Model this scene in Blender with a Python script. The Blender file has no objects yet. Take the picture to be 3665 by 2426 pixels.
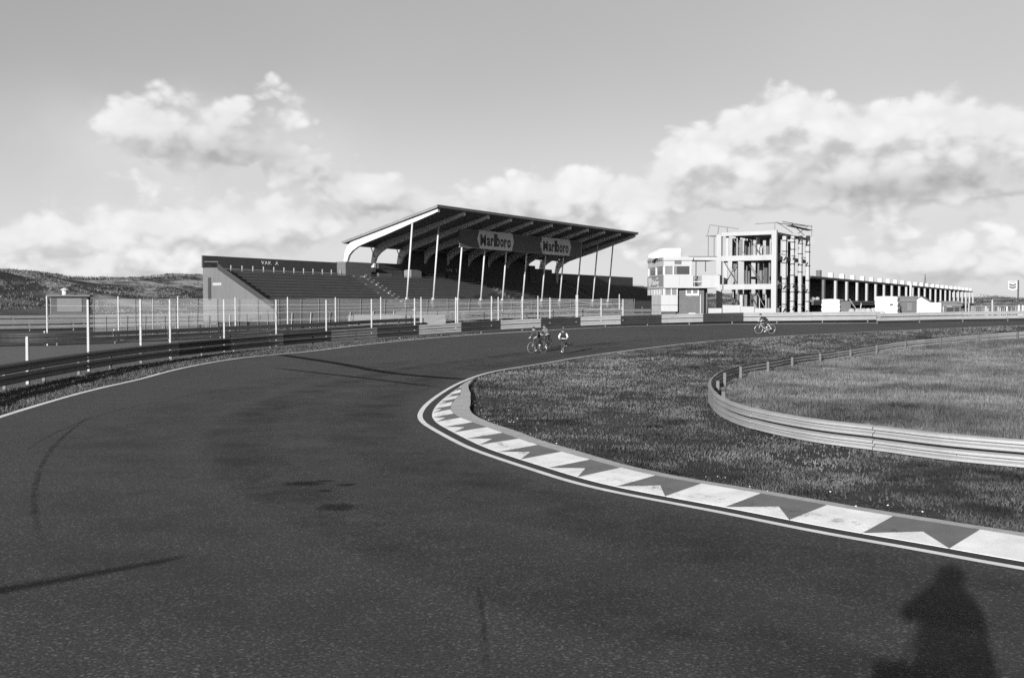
import bpy, bmesh, math, random
import numpy as np
from mathutils import Vector, Matrix, noise as mnoise

# ------------------------------------------------------------------ camera, sky, sun, exposure
sc = bpy.context.scene
col = sc.collection
R = math.radians
W0, H0 = 3665.0, 2426.0            # size of the photograph, used for surveying points on the ground
LENS = 35.0
FPX = LENS / 36.0 * W0
EYE = 3.0
HOR = 1097.0
PITCH = math.atan((H0 / 2 - HOR) / FPX)
cd = bpy.data.cameras.new('camera'); cam = bpy.data.objects.new('camera', cd); col.objects.link(cam)
cd.lens = LENS; cd.sensor_width = 36.0; cd.sensor_fit = 'HORIZONTAL'; cd.clip_start = 0.05; cd.clip_end = 12000
cam.location = (0, 0, EYE); cam.rotation_euler = (math.pi / 2 - PITCH, 0, 0)
sc.camera = cam

SUN_EL = R(14.0)
SUN_AZ = R(23.6)                   # the light travels towards this bearing (clockwise from +Y)
sd = bpy.data.lights.new('sun', 'SUN'); sun = bpy.data.objects.new('sun', sd); col.objects.link(sun)
sd.energy = 5.0; sd.angle = R(0.55); sd.color = (1.0, 1.0, 1.0)
ldir = Vector((math.sin(SUN_AZ) * math.cos(SUN_EL), math.cos(SUN_AZ) * math.cos(SUN_EL), -math.sin(SUN_EL)))
sun.rotation_euler = ldir.to_track_quat('-Z', 'Y').to_euler()
sun.location = (-30, -60, 40)

sc.view_settings.view_transform = 'Standard'
sc.view_settings.look = 'None'
sc.view_settings.exposure = 1.2
sc.view_settings.gamma = 1.0
sc.view_settings.use_curve_mapping = False
sc.render.engine = 'CYCLES'
sc.cycles.use_denoising = False
sc.cycles.max_bounces = 5
sc.cycles.transparent_max_bounces = 12

world = bpy.data.worlds.new('World'); sc.world = world; world.use_nodes = True
wn = world.node_tree; wn.nodes.clear()

def nd(t, typ, **kw):
    n = t.nodes.new(typ)
    for k, v in kw.items():
        setattr(n, k, v)
    return n
def mth(t, op, a, b=None, c=None, clamp=False):
    n = t.nodes.new('ShaderNodeMath'); n.operation = op; n.use_clamp = clamp
    for i, v in enumerate((a, b, c)):
        if v is None: continue
        if isinstance(v, (int, float)): n.inputs[i].default_value = v
        else: t.links.new(v, n.inputs[i])
    return n.outputs[0]
def sstep(t, v, a, b, lo=0.0, hi=1.0):
    n = t.nodes.new('ShaderNodeMapRange'); n.interpolation_type = 'SMOOTHSTEP'
    t.links.new(v, n.inputs['Value'])
    n.inputs['From Min'].default_value = a; n.inputs['From Max'].default_value = b
    n.inputs['To Min'].default_value = lo; n.inputs['To Max'].default_value = hi
    return n.outputs['Result']
def az_el(px, py):
    a = math.atan((px - W0 / 2) / FPX)
    return a, math.atan((HOR - py) / FPX * math.cos(a))

# cumulus heaps of the sky: bearing, elevation, half widths (radians), strength
CL = []
def heap(px, py, rx, ry, amp):
    a, e = az_el(px, py); CL.append((a, e, rx / FPX, ry / FPX, amp))
# the tall heap at right and its neighbour
heap(2760, 490, 170, 150, .70); heap(2480, 610, 130, 110, .62); heap(2640, 570, 220, 120, .40); heap(2900, 520, 100, 150, .42)
heap(3300, 500, 230, 120, .70); heap(3560, 520, 220, 110, .62); heap(3080, 570, 140, 110, .40); heap(2720, 650, 430, 80, .55); heap(3300, 620, 420, 60, .40)
# broken band low over the stand and towards the horizon
heap(1260, 680, 190, 75, .50); heap(1480, 700, 200, 70, .40); heap(1850, 690, 130, 85, .52); heap(2080, 690, 130, 85, .52); heap(2250, 760, 200, 90, .48); heap(1700, 790, 420, 90, .46)
heap(900, 820, 430, 80, .44); heap(480, 800, 260, 60, .26); heap(400, 950, 400, 45, .40); heap(60, 850, 130, 50, .44)
heap(3350, 660, 420, 50, .35); heap(3200, 940, 560, 60, .46); heap(3150, 790, 70, 55, .34); heap(3420, 680, 120, 30, .30); heap(2450, 880, 400, 70, .42)
# soft heap at left
heap(510, 410, 130, 105, .40); heap(870, 400, 190, 80, .38); heap(720, 500, 360, 110, .30); heap(1060, 430, 130, 100, .22); heap(1000, 560, 300, 60, .26); heap(1000, 280, 80, 70, .30); heap(480, 880, 150, 40, .3)

fld = bpy.data.node_groups.new('cloud_field', 'ShaderNodeTree')
fld.interface.new_socket('Dir', in_out='INPUT', socket_type='NodeSocketVector')
fld.interface.new_socket('Field', in_out='OUTPUT', socket_type='NodeSocketFloat')
fld.interface.new_socket('Detail', in_out='OUTPUT', socket_type='NodeSocketFloat')
gi = nd(fld, 'NodeGroupInput'); go = nd(fld, 'NodeGroupOutput')
sx = nd(fld, 'ShaderNodeSeparateXYZ'); fld.links.new(gi.outputs[0], sx.inputs[0])
az = mth(fld, 'ARCTAN2', sx.outputs[0], sx.outputs[1]); el = mth(fld, 'ARCSINE', sx.outputs[2])
cov = None
for (a0, e0, ra, re, amp) in CL:
    du = mth(fld, 'MULTIPLY', mth(fld, 'SUBTRACT', az, a0), 1 / ra)
    dv = mth(fld, 'MULTIPLY', mth(fld, 'SUBTRACT', el, e0), 1 / re)
    q = mth(fld, 'MULTIPLY_ADD', du, du, mth(fld, 'MULTIPLY', dv, dv))
    g = mth(fld, 'MULTIPLY', mth(fld, 'EXPONENT', mth(fld, 'MULTIPLY', q, -0.9)), amp)
    cov = g if cov is None else mth(fld, 'ADD', cov, g)
vm = nd(fld, 'ShaderNodeVectorMath', operation='MULTIPLY'); fld.links.new(gi.outputs[0], vm.inputs[0]); vm.inputs[1].default_value = (1, 1, 1.45)
n0 = nd(fld, 'ShaderNodeTexNoise'); fld.links.new(vm.outputs[0], n0.inputs['Vector']); n0.inputs['Scale'].default_value = 16; n0.inputs['Detail'].default_value = 3
wv = nd(fld, 'ShaderNodeVectorMath', operation='MULTIPLY_ADD'); fld.links.new(n0.outputs['Color'], wv.inputs[0]); wv.inputs[1].default_value = (.035, .035, .035); fld.links.new(vm.outputs[0], wv.inputs[2])
n1 = nd(fld, 'ShaderNodeTexNoise'); fld.links.new(wv.outputs[0], n1.inputs['Vector']); n1.inputs['Scale'].default_value = 17; n1.inputs['Detail'].default_value = 7; n1.inputs['Roughness'].default_value = .55
v1 = nd(fld, 'ShaderNodeTexVoronoi', feature='F1'); fld.links.new(wv.outputs[0], v1.inputs['Vector']); v1.inputs['Scale'].default_value = 34
v1.inputs['Detail'].default_value = 1.0; v1.inputs['Roughness'].default_value = .5
n2 = nd(fld, 'ShaderNodeTexNoise'); fld.links.new(vm.outputs[0], n2.inputs['Vector']); n2.inputs['Scale'].default_value = 3.2; n2.inputs['Detail'].default_value = 2
# a loose cover of low cloud that goes on all round the horizon
band = mth(fld, 'MULTIPLY', sstep(fld, n2.outputs['Fac'], .42, .68), sstep(fld, el, .30, .03, 0, .34))
tot = mth(fld, 'MINIMUM', mth(fld, 'ADD', cov, band), .80)
det = mth(fld, 'MULTIPLY', mth(fld, 'SUBTRACT', n1.outputs['Fac'], .5), .80)
det = mth(fld, 'ADD', det, mth(fld, 'MULTIPLY', mth(fld, 'SUBTRACT', .42, v1.outputs['Distance']), .36))
fld.links.new(mth(fld, 'ADD', tot, det), go.inputs[0]); fld.links.new(det, go.inputs[1])

tc = nd(wn, 'ShaderNodeTexCoord'); nrm = nd(wn, 'ShaderNodeVectorMath', operation='NORMALIZE'); wn.links.new(tc.outputs['Generated'], nrm.inputs[0])
g1 = nd(wn, 'ShaderNodeGroup'); g1.node_tree = fld; wn.links.new(nrm.outputs[0], g1.inputs[0])
off = nd(wn, 'ShaderNodeVectorMath', operation='ADD'); wn.links.new(nrm.outputs[0], off.inputs[0]); off.inputs[1].default_value = (-.011, -.004, .019)
nr2 = nd(wn, 'ShaderNodeVectorMath', operation='NORMALIZE'); wn.links.new(off.outputs[0], nr2.inputs[0])
g2 = nd(wn, 'ShaderNodeGroup'); g2.node_tree = fld; wn.links.new(nr2.outputs[0], g2.inputs[0])
dens = sstep(wn, g1.outputs[0], .20, .46)
lit = mth(wn, 'SUBTRACT', g1.outputs[0], g2.outputs[0])
shade = mth(wn, 'ADD', mth(wn, 'MULTIPLY', sstep(wn, lit, -.36, .18), .68), mth(wn, 'MULTIPLY', sstep(wn, g1.outputs[1], -.30, .22), .32))
thick = sstep(wn, g1.outputs[0], .25, .8)
sky = nd(wn, 'ShaderNodeTexSky', sky_type='NISHITA')
sky.sun_disc = False; sky.sun_elevation = SUN_EL; sky.sun_rotation = SUN_AZ + math.pi; sky.altitude = 5; sky.air_density = 1.0; sky.dust_density = 1.2; sky.ozone_density = 1.0
bw = nd(wn, 'ShaderNodeSeparateColor'); wn.links.new(sky.outputs[0], bw.inputs[0])     # the film saw the sky through an orange filter: its red light only
skyv = mth(wn, 'MULTIPLY', bw.outputs[0], 1.0)
SKY_K = 0.068; CLOUD_A, CLOUD_B, VEIL = 3.35, 3.0, 4.6
world.cycles.sampling_method = 'MANUAL'; world.cycles.sample_map_resolution = 512
# cloud radiance relative to the clear sky unit
cv = mth(wn, 'MULTIPLY_ADD', shade, CLOUD_B, CLOUD_A)
base_ = None
sx0 = nd(wn, 'ShaderNodeSeparateXYZ'); wn.links.new(nrm.outputs[0], sx0.inputs[0]); az0 = mth(wn, 'ARCTAN2', sx0.outputs[0], sx0.outputs[1]); el0 = mth(wn, 'ARCSINE', sx0.outputs[2])
for (mx_, my_, rx_, ry_, k_) in ((3380, 650, 460, 50, .30), (2800, 710, 420, 40, .20), (820, 570, 420, 80, .32), (1500, 770, 500, 50, .22), (3300, 1000, 500, 30, .2)):
    a_, e_ = az_el(mx_, my_)
    du_ = mth(wn, 'MULTIPLY', mth(wn, 'SUBTRACT', az0, a_), FPX / rx_); dv_ = mth(wn, 'MULTIPLY', mth(wn, 'SUBTRACT', el0, e_), FPX / ry_)
    gq = mth(wn, 'MULTIPLY', mth(wn, 'EXPONENT', mth(wn, 'MULTIPLY', mth(wn, 'MULTIPLY_ADD', du_, du_, mth(wn, 'MULTIPLY', dv_, dv_)), -1.0)), k_)
    base_ = gq if base_ is None else mth(wn, 'ADD', base_, gq)
cv = mth(wn, 'MULTIPLY', cv, mth(wn, 'SUBTRACT', 1.0, base_))       # the undersides of the big heaps lie in their own shade
# thin high veil, thicker towards the right hand sky and going on round behind, and milky air above the horizon
sxy = nd(wn, 'ShaderNodeSeparateXYZ'); wn.links.new(nrm.outputs[0], sxy.inputs[0])
vn = nd(wn, 'ShaderNodeTexNoise'); wn.links.new(nrm.outputs[0], vn.inputs['Vector']); vn.inputs['Scale'].default_value = 2.2; vn.inputs['Detail'].default_value = 4
veil = mth(wn, 'MULTIPLY_ADD', sxy.outputs[0], .24, .34)
veil = mth(wn, 'MULTIPLY', mth(wn, 'MAXIMUM', veil, 0.0), mth(wn, 'MULTIPLY_ADD', vn.outputs['Fac'], 1.2, .4))
mst = nd(wn, 'ShaderNodeTexNoise'); wn.links.new(nrm.outputs[0], mst.inputs['Vector']); mst.inputs['Scale'].default_value = 11; mst.inputs['Detail'].default_value = 6
azw = mth(wn, 'ARCTAN2', sxy.outputs[0], sxy.outputs[1]); elw = mth(wn, 'ARCSINE', sxy.outputs[2])
for (mx_, my_, rx_, ry_, k_) in ((720, 520, 460, 150, .6), (1500, 800, 700, 150, .55), (2500, 830, 420, 120, .40), (3300, 860, 500, 110, .30), (700, 820, 600, 120, .45)):
    a_, e_ = az_el(mx_, my_)
    du_ = mth(wn, 'MULTIPLY', mth(wn, 'SUBTRACT', azw, a_), FPX / rx_); dv_ = mth(wn, 'MULTIPLY', mth(wn, 'SUBTRACT', elw, e_), FPX / ry_)
    gq = mth(wn, 'EXPONENT', mth(wn, 'MULTIPLY', mth(wn, 'MULTIPLY_ADD', du_, du_, mth(wn, 'MULTIPLY', dv_, dv_)), -1.0))
    veil = mth(wn, 'ADD', veil, mth(wn, 'MULTIPLY', mth(wn, 'MULTIPLY', gq, k_), sstep(wn, mst.outputs['Fac'], .30, .66, .1, 1.3)))
milk = sstep(wn, sxy.outputs[2], .22, .0, 0, .45)
veil = mth(wn, 'ADD', veil, milk, clamp=True)
mixv = nd(wn, 'ShaderNodeMix', data_type='FLOAT'); wn.links.new(veil, mixv.inputs[0]); wn.links.new(skyv, mixv.inputs[2]); mixv.inputs[3].default_value = VEIL
mix = nd(wn, 'ShaderNodeMix', data_type='FLOAT')
wn.links.new(mth(wn, 'MULTIPLY', dens, .85), mix.inputs[0]); wn.links.new(mixv.outputs[0], mix.inputs[2]); wn.links.new(cv, mix.inputs[3])
bg = nd(wn, 'ShaderNodeBackground'); wo = nd(wn, 'ShaderNodeOutputWorld')
wn.links.new(mix.outputs[0], bg.inputs['Color']); bg.inputs['Strength'].default_value = SKY_K
wn.links.new(bg.outputs[0], wo.inputs[0])

# ------------------------------------------------------------------ surveying helpers
rng = np.random.default_rng(7); random.seed(7)
def softp(t, k=4.0):
    t = np.asarray(t, float)
    return k * np.logaddexp(0, t / k)
def sm(a, b, t):
    t = np.clip((np.asarray(t, float) - a) / (b - a), 0, 1); return t * t * (3 - 2 * t)
_perm = np.random.default_rng(3).random((256, 256))
def vnoise(x, y):
    x = np.asarray(x, float); y = np.asarray(y, float)
    xi = np.floor(x).astype(int); yi = np.floor(y).astype(int); fx = x - xi; fy = y - yi
    fx = fx * fx * (3 - 2 * fx); fy = fy * fy * (3 - 2 * fy)
    p = lambda i, j: _perm[(i) % 256, (j) % 256]
    return (p(xi, yi) * (1 - fx) + p(xi + 1, yi) * fx) * (1 - fy) + (p(xi, yi + 1) * (1 - fx) + p(xi + 1, yi + 1) * fx) * fy
def fbm(x, y, o=4):
    s = 0; a = .5
    for i in range(o):
        s = s + a * vnoise(x * 2 ** i + 17 * i, y * 2 ** i + 31 * i); a *= .5
    return s
def base_z(x, y):
    s = np.asarray(y, float) + .35 * np.asarray(x, float)
    return .04 * (softp(s - 60) - softp(s - 110))
def terr(x, y):
    x = np.asarray(x, float); y = np.asarray(y, float)
    z = base_z(x, y)
    # dunes behind the stand and along the horizon
    w = -.8345 * (x + 7.55) + .551 * (y - 102.6)
    f1 = sm(58, 128, w); f2 = sm(330, 430, y)
    lump = 4.2 * (fbm(x / 22, y / 22) - .47) + 2.4 * (fbm(x / 7, y / 7) - .47)
    z = z + f1 * (7.4 + lump) + (1 - f1) * f2 * (4.4 + 2.2 * sm(150, 260, x) * sm(.5, .62, x / np.maximum(y, 50.0)) + lump)
    # nearer dune at the left
    g = np.exp(-(((x + 92) / 24) ** 2 + ((y - 152) / 20) ** 2))
    z = z + g * (4.0 + 3.2 * (fbm(x / 9 + 5, y / 9) - .47))
    # low bank outside the bend, where the photographer stands
    r = np.hypot(x, y + 2.2)
    z = z + 1.36 * (1 - sm(2.4, 4.4, r))
    return z
def tz(x, y): return float(terr(x, y))
CP, SP = math.cos(PITCH), math.sin(PITCH)
def ray(px, py):
    cx = (px - W0 / 2) / FPX; cy = (H0 / 2 - py) / FPX
    return np.array((cx, CP + cy * SP, -SP + cy * CP))
def G(px, py):
    """ground point under a surveyed sight line"""
    d = ray(px, py); t = 4.0; last = None
    while t < 400:
        p = d * t; h = EYE + p[2] - float(base_z(p[0], p[1]))
        if h < 0:
            a, b = last, t
            for _ in range(30):
                m = (a + b) / 2; p = d * m
                if EYE + p[2] - float(base_z(p[0], p[1])) < 0: b = m
                else: a = m
            p = d * b; return (p[0], p[1])
        last = t; t += 0.5
    p = d * 400; return (p[0], p[1])
def at(px, py, Y):
    d = ray(px, py); k = Y / d[1]; return Vector((d[0] * k, Y, EYE + d[2] * k))
def spline(pts, step):
    P = [np.array(p, float) for p in pts]; out = []
    Q = [2 * P[0] - P[1]] + P + [2 * P[-1] - P[-2]]
    for i in range(1, len(Q) - 2):
        p0, p1, p2, p3 = Q[i - 1:i + 3]
        # centripetal
        t0 = 0; t1 = t0 + max(np.linalg.norm(p1 - p0), 1e-6) ** .5; t2 = t1 + max(np.linalg.norm(p2 - p1), 1e-6) ** .5; t3 = t2 + max(np.linalg.norm(p3 - p2), 1e-6) ** .5
        n = max(4, int(np.linalg.norm(p2 - p1) / .1))
        for t in np.linspace(t1, t2, n, endpoint=False):
            A1 = (t1 - t) / (t1 - t0) * p0 + (t - t0) / (t1 - t0) * p1
            A2 = (t2 - t) / (t2 - t1) * p1 + (t - t1) / (t2 - t1) * p2
            A3 = (t3 - t) / (t3 - t2) * p2 + (t - t2) / (t3 - t2) * p3
            B1 = (t2 - t) / (t2 - t0) * A1 + (t - t0) / (t2 - t0) * A2
            B2 = (t3 - t) / (t3 - t1) * A2 + (t - t1) / (t3 - t1) * A3
            out.append((t2 - t) / (t2 - t1) * B1 + (t - t1) / (t2 - t1) * B2)
    out.append(P[-1]); out = np.array(out)
    L = np.concatenate([[0], np.cumsum(np.linalg.norm(np.diff(out, axis=0), axis=1))])
    n = max(2, int(round(L[-1] / step))); s = np.linspace(0, L[-1], n + 1)
    return np.stack([np.interp(s, L, out[:, k]) for k in range(out.shape[1])], 1)
def smooth_curve(c, it):
    c = c.copy()
    for _ in range(it):
        c[1:-1] = .5 * c[1:-1] + .25 * (c[:-2] + c[2:])
    return c
def normals(c):
    t = np.gradient(c, axis=0); t /= np.linalg.norm(t, axis=1)[:, None]
    return np.stack([-t[:, 1], t[:, 0]], 1)      # to the left of travel
def inside(poly, x, y):
    poly = np.asarray(poly); r = np.zeros(len(x), bool); j = len(poly) - 1
    for i in range(len(poly)):
        xi, yi = poly[i]; xj, yj = poly[j]
        if yi != yj:
            c = ((yi > y) != (yj > y)) & (x < (xj - xi) * (y - yi) / (yj - yi) + xi)
            r ^= c
        j = i
    return r

# ------------------------------------------------------------------ materials (all neutral: a black and white world)
MATS = {}
def mat(name, v, rough=.8, var=.0, scale=4.0, bump=.0, bscale=None, spec=.3, detail=6, metal=0.0, fine=None, streak=False, attr=None):
    if name in MATS: return MATS[name]
    m = bpy.data.materials.new(name); MATS[name] = m; m.use_nodes = True
    t = m.node_tree; b = t.nodes['Principled BSDF']
    b.inputs['Roughness'].default_value = rough; b.inputs['Specular IOR Level'].default_value = spec; b.inputs['Metallic'].default_value = metal
    b.inputs['Base Color'].default_value = (v, v, v, 1)
    if var or bump or attr or fine:
        tc = nd(t, 'ShaderNodeTexCoord'); src = tc.outputs['Object']
        if streak:
            mp = nd(t, 'ShaderNodeMapping'); t.links.new(src, mp.inputs[0]); mp.inputs['Scale'].default_value = (1, 1, .18); src = mp.outputs[0]
        n = nd(t, 'ShaderNodeTexNoise'); t.links.new(src, n.inputs['Vector']); n.inputs['Scale'].default_value = scale; n.inputs['Detail'].default_value = detail; n.inputs['Roughness'].default_value = .6
        val = mth(t, 'MULTIPLY_ADD', mth(t, 'SUBTRACT', n.outputs['Fac'], .5), var * 2.6 * v, v)
        if fine:
            f = nd(t, 'ShaderNodeTexNoise'); t.links.new(src, f.inputs['Vector']); f.inputs['Scale'].default_value = fine[0]; f.inputs['Detail'].default_value = 3
            val = mth(t, 'MULTIPLY', val, mth(t, 'MULTIPLY_ADD', mth(t, 'SUBTRACT', f.outputs['Fac'], .5), fine[1] * 2.6, 1.0))
        if attr:
            an = nd(t, 'ShaderNodeAttribute', attribute_name=attr); val = mth(t, 'MULTIPLY', val, an.outputs['Fac'])
        val = mth(t, 'MAXIMUM', val, .004)
        t.links.new(val, b.inputs['Base Color'])
        if bump:
            bn = nd(t, 'ShaderNodeTexNoise'); t.links.new(src, bn.inputs['Vector']); bn.inputs['Scale'].default_value = bscale or scale * 4; bn.inputs['Detail'].default_value = 5
            bp = nd(t, 'ShaderNodeBump'); bp.inputs['Strength'].default_value = 1.0; bp.inputs['Distance'].default_value = bump
            t.links.new(bn.outputs['Fac'], bp.inputs['Height']); t.links.new(bp.outputs[0], b.inputs['Normal'])
    return m

M_white = mat('white_paint', .310, .55, .10, 1.5)
M_line = mat('line_paint', .510, .7, .22, 2.0, fine=(40, .12))
M_endwall = mat('end_wall_plaster', .076, .9, .2, .8, streak=True, fine=(6, .12))
M_wallgrey = mat('low_wall_concrete', .106, .9, .2, 1.0)
M_rail_far = mat('rail_weathered', .07, .7, .2, 1.5, fine=(9, .15))
M_rib_shade = mat('rib_shaded', .38, .8, .15, .7)  # ribs in the shade of the roof: that shade is set by colour
M_hut = mat('hut_white', .352, .6, .08, 1.0, streak=True)
M_whitewall = mat('whitewashed_wall', .232, .8, .14, .9, streak=True)
M_concrete = mat('pale_concrete', .225, .85, .16, .8, bump=.004, bscale=20, streak=True)
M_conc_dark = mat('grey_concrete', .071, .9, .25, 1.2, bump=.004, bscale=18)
M_kerbw = mat('kerb_white', .484, .75, .30, 2.2, bump=.004, bscale=60, fine=(90, .10))
M_kerbd = mat('kerb_dark_paint', .088, .75, .25, 3.0, bump=.004, bscale=60, fine=(90, .14))
M_kerbc = mat('kerb_concrete', .27, .9, .30, 4.0, bump=.006, bscale=60, fine=(70, .2))
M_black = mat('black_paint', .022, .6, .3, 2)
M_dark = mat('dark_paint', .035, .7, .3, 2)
M_steel_w = mat('galvanised_rail', .193, .55, .18, 1.2, fine=(14, .12), spec=.35)
M_steel_w2 = mat('galvanised_rail_dull', .155, .6, .22, 1.2, fine=(14, .15), spec=.3)
M_steel_d = mat('rail_black', .02, .5, .3, 1.5, fine=(14, .2), spec=.3)
M_steel_g = mat('rail_pale_shaded', .085, .55, .25, 1.5, fine=(14, .2), spec=.3)  # pale panels turned from the sun, their shade put into the colour
M_post = mat('post_white', .219, .7, .18, 3)
M_postdim = mat('post_weathered', .092, .8, .3, 3)
M_wire = mat('wire', .45, .5)
M_glass = mat('window_glass', .10, .12, .3, .6, spec=.6)
M_glassd = mat('dark_glass', .03, .15, .3, .6, spec=.5)
M_timber = mat('bench_timber', .098, .85, .35, 1.5, bump=.003, bscale=14)
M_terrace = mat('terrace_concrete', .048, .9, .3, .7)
M_brick = mat('brick_wall', .070, .9, .25, 3.0, bump=.01, bscale=9, fine=(16, .25))
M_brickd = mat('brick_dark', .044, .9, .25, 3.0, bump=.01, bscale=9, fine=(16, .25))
M_roof = mat('roof_sheet', .15, .8, .2, .8)
M_soffit = mat('roof_soffit_boards', .13, .85, .3, .8)
M_hoard = mat('board_dark_print', .055, .6, .12, .8)
M_hoardl = mat('board_light_print', .42, .6, .12, .8)
M_wood = mat('weathered_wood', .120, .85, .3, 2)
M_rubble = mat('rubble', .211, .9, .4, 4, bump=.03, bscale=8)
M_stain = mat('tyre_rubber_mark', .026, .7, .4, 6, fine=(40, .3))

def asphalt():
    m = bpy.data.materials.new('asphalt'); m.use_nodes = True; t = m.node_tree; b = t.nodes['Principled BSDF']
    tc = nd(t, 'ShaderNodeTexCoord'); o = tc.outputs['Object']
    big = nd(t, 'ShaderNodeTexNoise'); t.links.new(o, big.inputs['Vector']); big.inputs['Scale'].default_value = .14; big.inputs['Detail'].default_value = 4
    mid = nd(t, 'ShaderNodeTexNoise'); t.links.new(o, mid.inputs['Vector']); mid.inputs['Scale'].default_value = 1.3; mid.inputs['Detail'].default_value = 6; mid.inputs['Roughness'].default_value = .65
    fin = nd(t, 'ShaderNodeTexNoise'); t.links.new(o, fin.inputs['Vector']); fin.inputs['Scale'].default_value = 30; fin.inputs['Detail'].default_value = 3; fin.inputs['Roughness'].default_value = .75
    vor = nd(t, 'ShaderNodeTexVoronoi'); t.links.new(o, vor.inputs['Vector']); vor.inputs['Scale'].default_value = 44
    vs = nd(t, 'ShaderNodeSeparateColor'); t.links.new(vor.outputs['Color'], vs.inputs[0])
    chip = sstep(t, vs.outputs[0], .80, 1.0)
    v = mth(t, 'MULTIPLY_ADD', mth(t, 'SUBTRACT', big.outputs['Fac'], .5), .024, .0250)
    v = mth(t, 'ADD', v, mth(t, 'MULTIPLY', mth(t, 'SUBTRACT', mid.outputs['Fac'], .5), .022))
    v = mth(t, 'MULTIPLY', v, mth(t, 'MULTIPLY_ADD', mth(t, 'SUBTRACT', fin.outputs['Fac'], .5), 4.2, 1.0))
    v = mth(t, 'ADD', v, mth(t, 'MULTIPLY', chip, .052))
    v = mth(t, 'MAXIMUM', v, .006)
    t.links.new(v, b.inputs['Base Color']); b.inputs['Roughness'].default_value = .85; b.inputs['Specular IOR Level'].default_value = .25
    bp = nd(t, 'ShaderNodeBump'); bp.inputs['Strength'].default_value = .8; bp.inputs['Distance'].default_value = .006
    t.links.new(fin.outputs['Fac'], bp.inputs['Height']); t.links.new(bp.outputs[0], b.inputs['Normal'])
    return m
M_asphalt = asphalt()
M_gutter = mat('gutter_asphalt', .018, .8, .3, 4, bump=.004, bscale=60, fine=(60, .3))
def ground_mat():
    m = bpy.data.materials.new('dune_grass_ground'); m.use_nodes = True; t = m.node_tree; b = t.nodes['Principled BSDF']
    tc = nd(t, 'ShaderNodeTexCoord'); o = tc.outputs['Object']
    a = nd(t, 'ShaderNodeTexNoise'); t.links.new(o, a.inputs['Vector']); a.inputs['Scale'].default_value = .11; a.inputs['Detail'].default_value = 5; a.inputs['Roughness'].default_value = .6
    c = nd(t, 'ShaderNodeTexNoise'); t.links.new(o, c.inputs['Vector']); c.inputs['Scale'].default_value = 2.2; c.inputs['Detail'].default_value = 8; c.inputs['Roughness'].default_value = .72
    an = nd(t, 'ShaderNodeAttribute', attribute_name='sand')
    v = mth(t, 'MULTIPLY_ADD', sstep(t, a.outputs['Fac'], .35, .7), .022, .028)
    v = mth(t, 'MULTIPLY', v, mth(t, 'MULTIPLY_ADD', mth(t, 'SUBTRACT', c.outputs['Fac'], .5), 2.6, 1.0))
    sand = mth(t, 'MULTIPLY', an.outputs['Fac'], sstep(t, a.outputs['Fac'], .44, .60))
    v = mth(t, 'MULTIPLY_ADD', sand, .16, v)
    v = mth(t, 'MAXIMUM', v, .006)
    t.links.new(v, b.inputs['Base Color']); b.inputs['Roughness'].default_value = .95; b.inputs['Specular IOR Level'].default_value = .1
    bp = nd(t, 'ShaderNodeBump'); bp.inputs['Strength'].default_value = 1; bp.inputs['Distance'].default_value = .10
    t.links.new(c.outputs['Fac'], bp.inputs['Height']); t.links.new(bp.outputs[0], b.inputs['Normal'])
    return m
M_ground = ground_mat()
M_gravel = mat('sandy_gravel', .062, .95, .2, .6, bump=.02, bscale=25, fine=(18, .25))
M_pit = mat('pit_apron', .11, .9, .25, .4, fine=(10, .15))
def leafy(name, v):
    m = bpy.data.materials.new(name); m.use_nodes = True; t = m.node_tree; b = t.nodes['Principled BSDF']
    an = nd(t, 'ShaderNodeAttribute', attribute_name='tone')
    t.links.new(mth(t, 'MULTIPLY', an.outputs['Fac'], v), b.inputs['Base Color']); b.inputs['Roughness'].default_value = .8; b.inputs['Specular IOR Level'].default_value = .15
    return m
M_blade = leafy('grass_blades', .050); M_bladel = leafy('dry_grass_blades', .072); M_marram = leafy('marram_blades', .07)
M_skin = mat('skin', .26, .6); M_jersey = mat('jersey_dark', .03, .8, .3, 8); M_short = mat('shorts_black', .018, .7); M_sleeve = mat('sleeve_white', .38, .7)
M_shoe = mat('shoe_white', .5, .5); M_hair = mat('hair_dark', .02, .7); M_rubber = mat('tyre_rubber', .03, .7); M_tyrel = mat('tyre_tan', .14, .6)
M_chrome = mat('bright_metal', .28, .25, metal=1.0); M_bframe = mat('bicycle_enamel', .05, .4); M_jersey2 = mat('jersey_grey', .11, .8, .3, 8)
M_coat = mat('coat_dark', .05, .9); M_leather = mat('leather', .04, .6)

# ------------------------------------------------------------------ mesh helpers
def tag(o, label=None, cat=None, group=None, kind=None):
    if label: o['label'] = label
    if cat: o['category'] = cat
    if group: o['group'] = group
    if kind: o['kind'] = kind
    return o
def thing(name, label, cat, loc=(0, 0, 0), rotz=0.0, group=None):
    o = bpy.data.objects.new(name, None); col.objects.link(o); o.location = loc; o.rotation_euler = (0, 0, rotz)
    o.empty_display_size = .3
    return tag(o, label, cat, group)
def root_loc(o):
    while o.parent: o = o.parent
    return Vector(o.location)
def link_mesh(name, me, parent=None, local=False):
    """vertices are in world coordinates unless local; parts keep the origin of their thing"""
    o = bpy.data.objects.new(name, me); col.objects.link(o)
    if parent is not None:
        o.parent = parent
        if not local:
            root = parent
            while root.parent: root = root.parent
            l = Vector(root.location)
            me.transform(Matrix.Translation(-l))
    elif not local and len(me.vertices):
        co = np.empty(len(me.vertices) * 3); me.vertices.foreach_get('co', co); co = co.reshape(-1, 3)
        mn, mx = co.min(0), co.max(0); l = Vector(((mn[0] + mx[0]) / 2, (mn[1] + mx[1]) / 2, mn[2]))
        me.transform(Matrix.Translation(-l)); o.location = l
    return o
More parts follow.
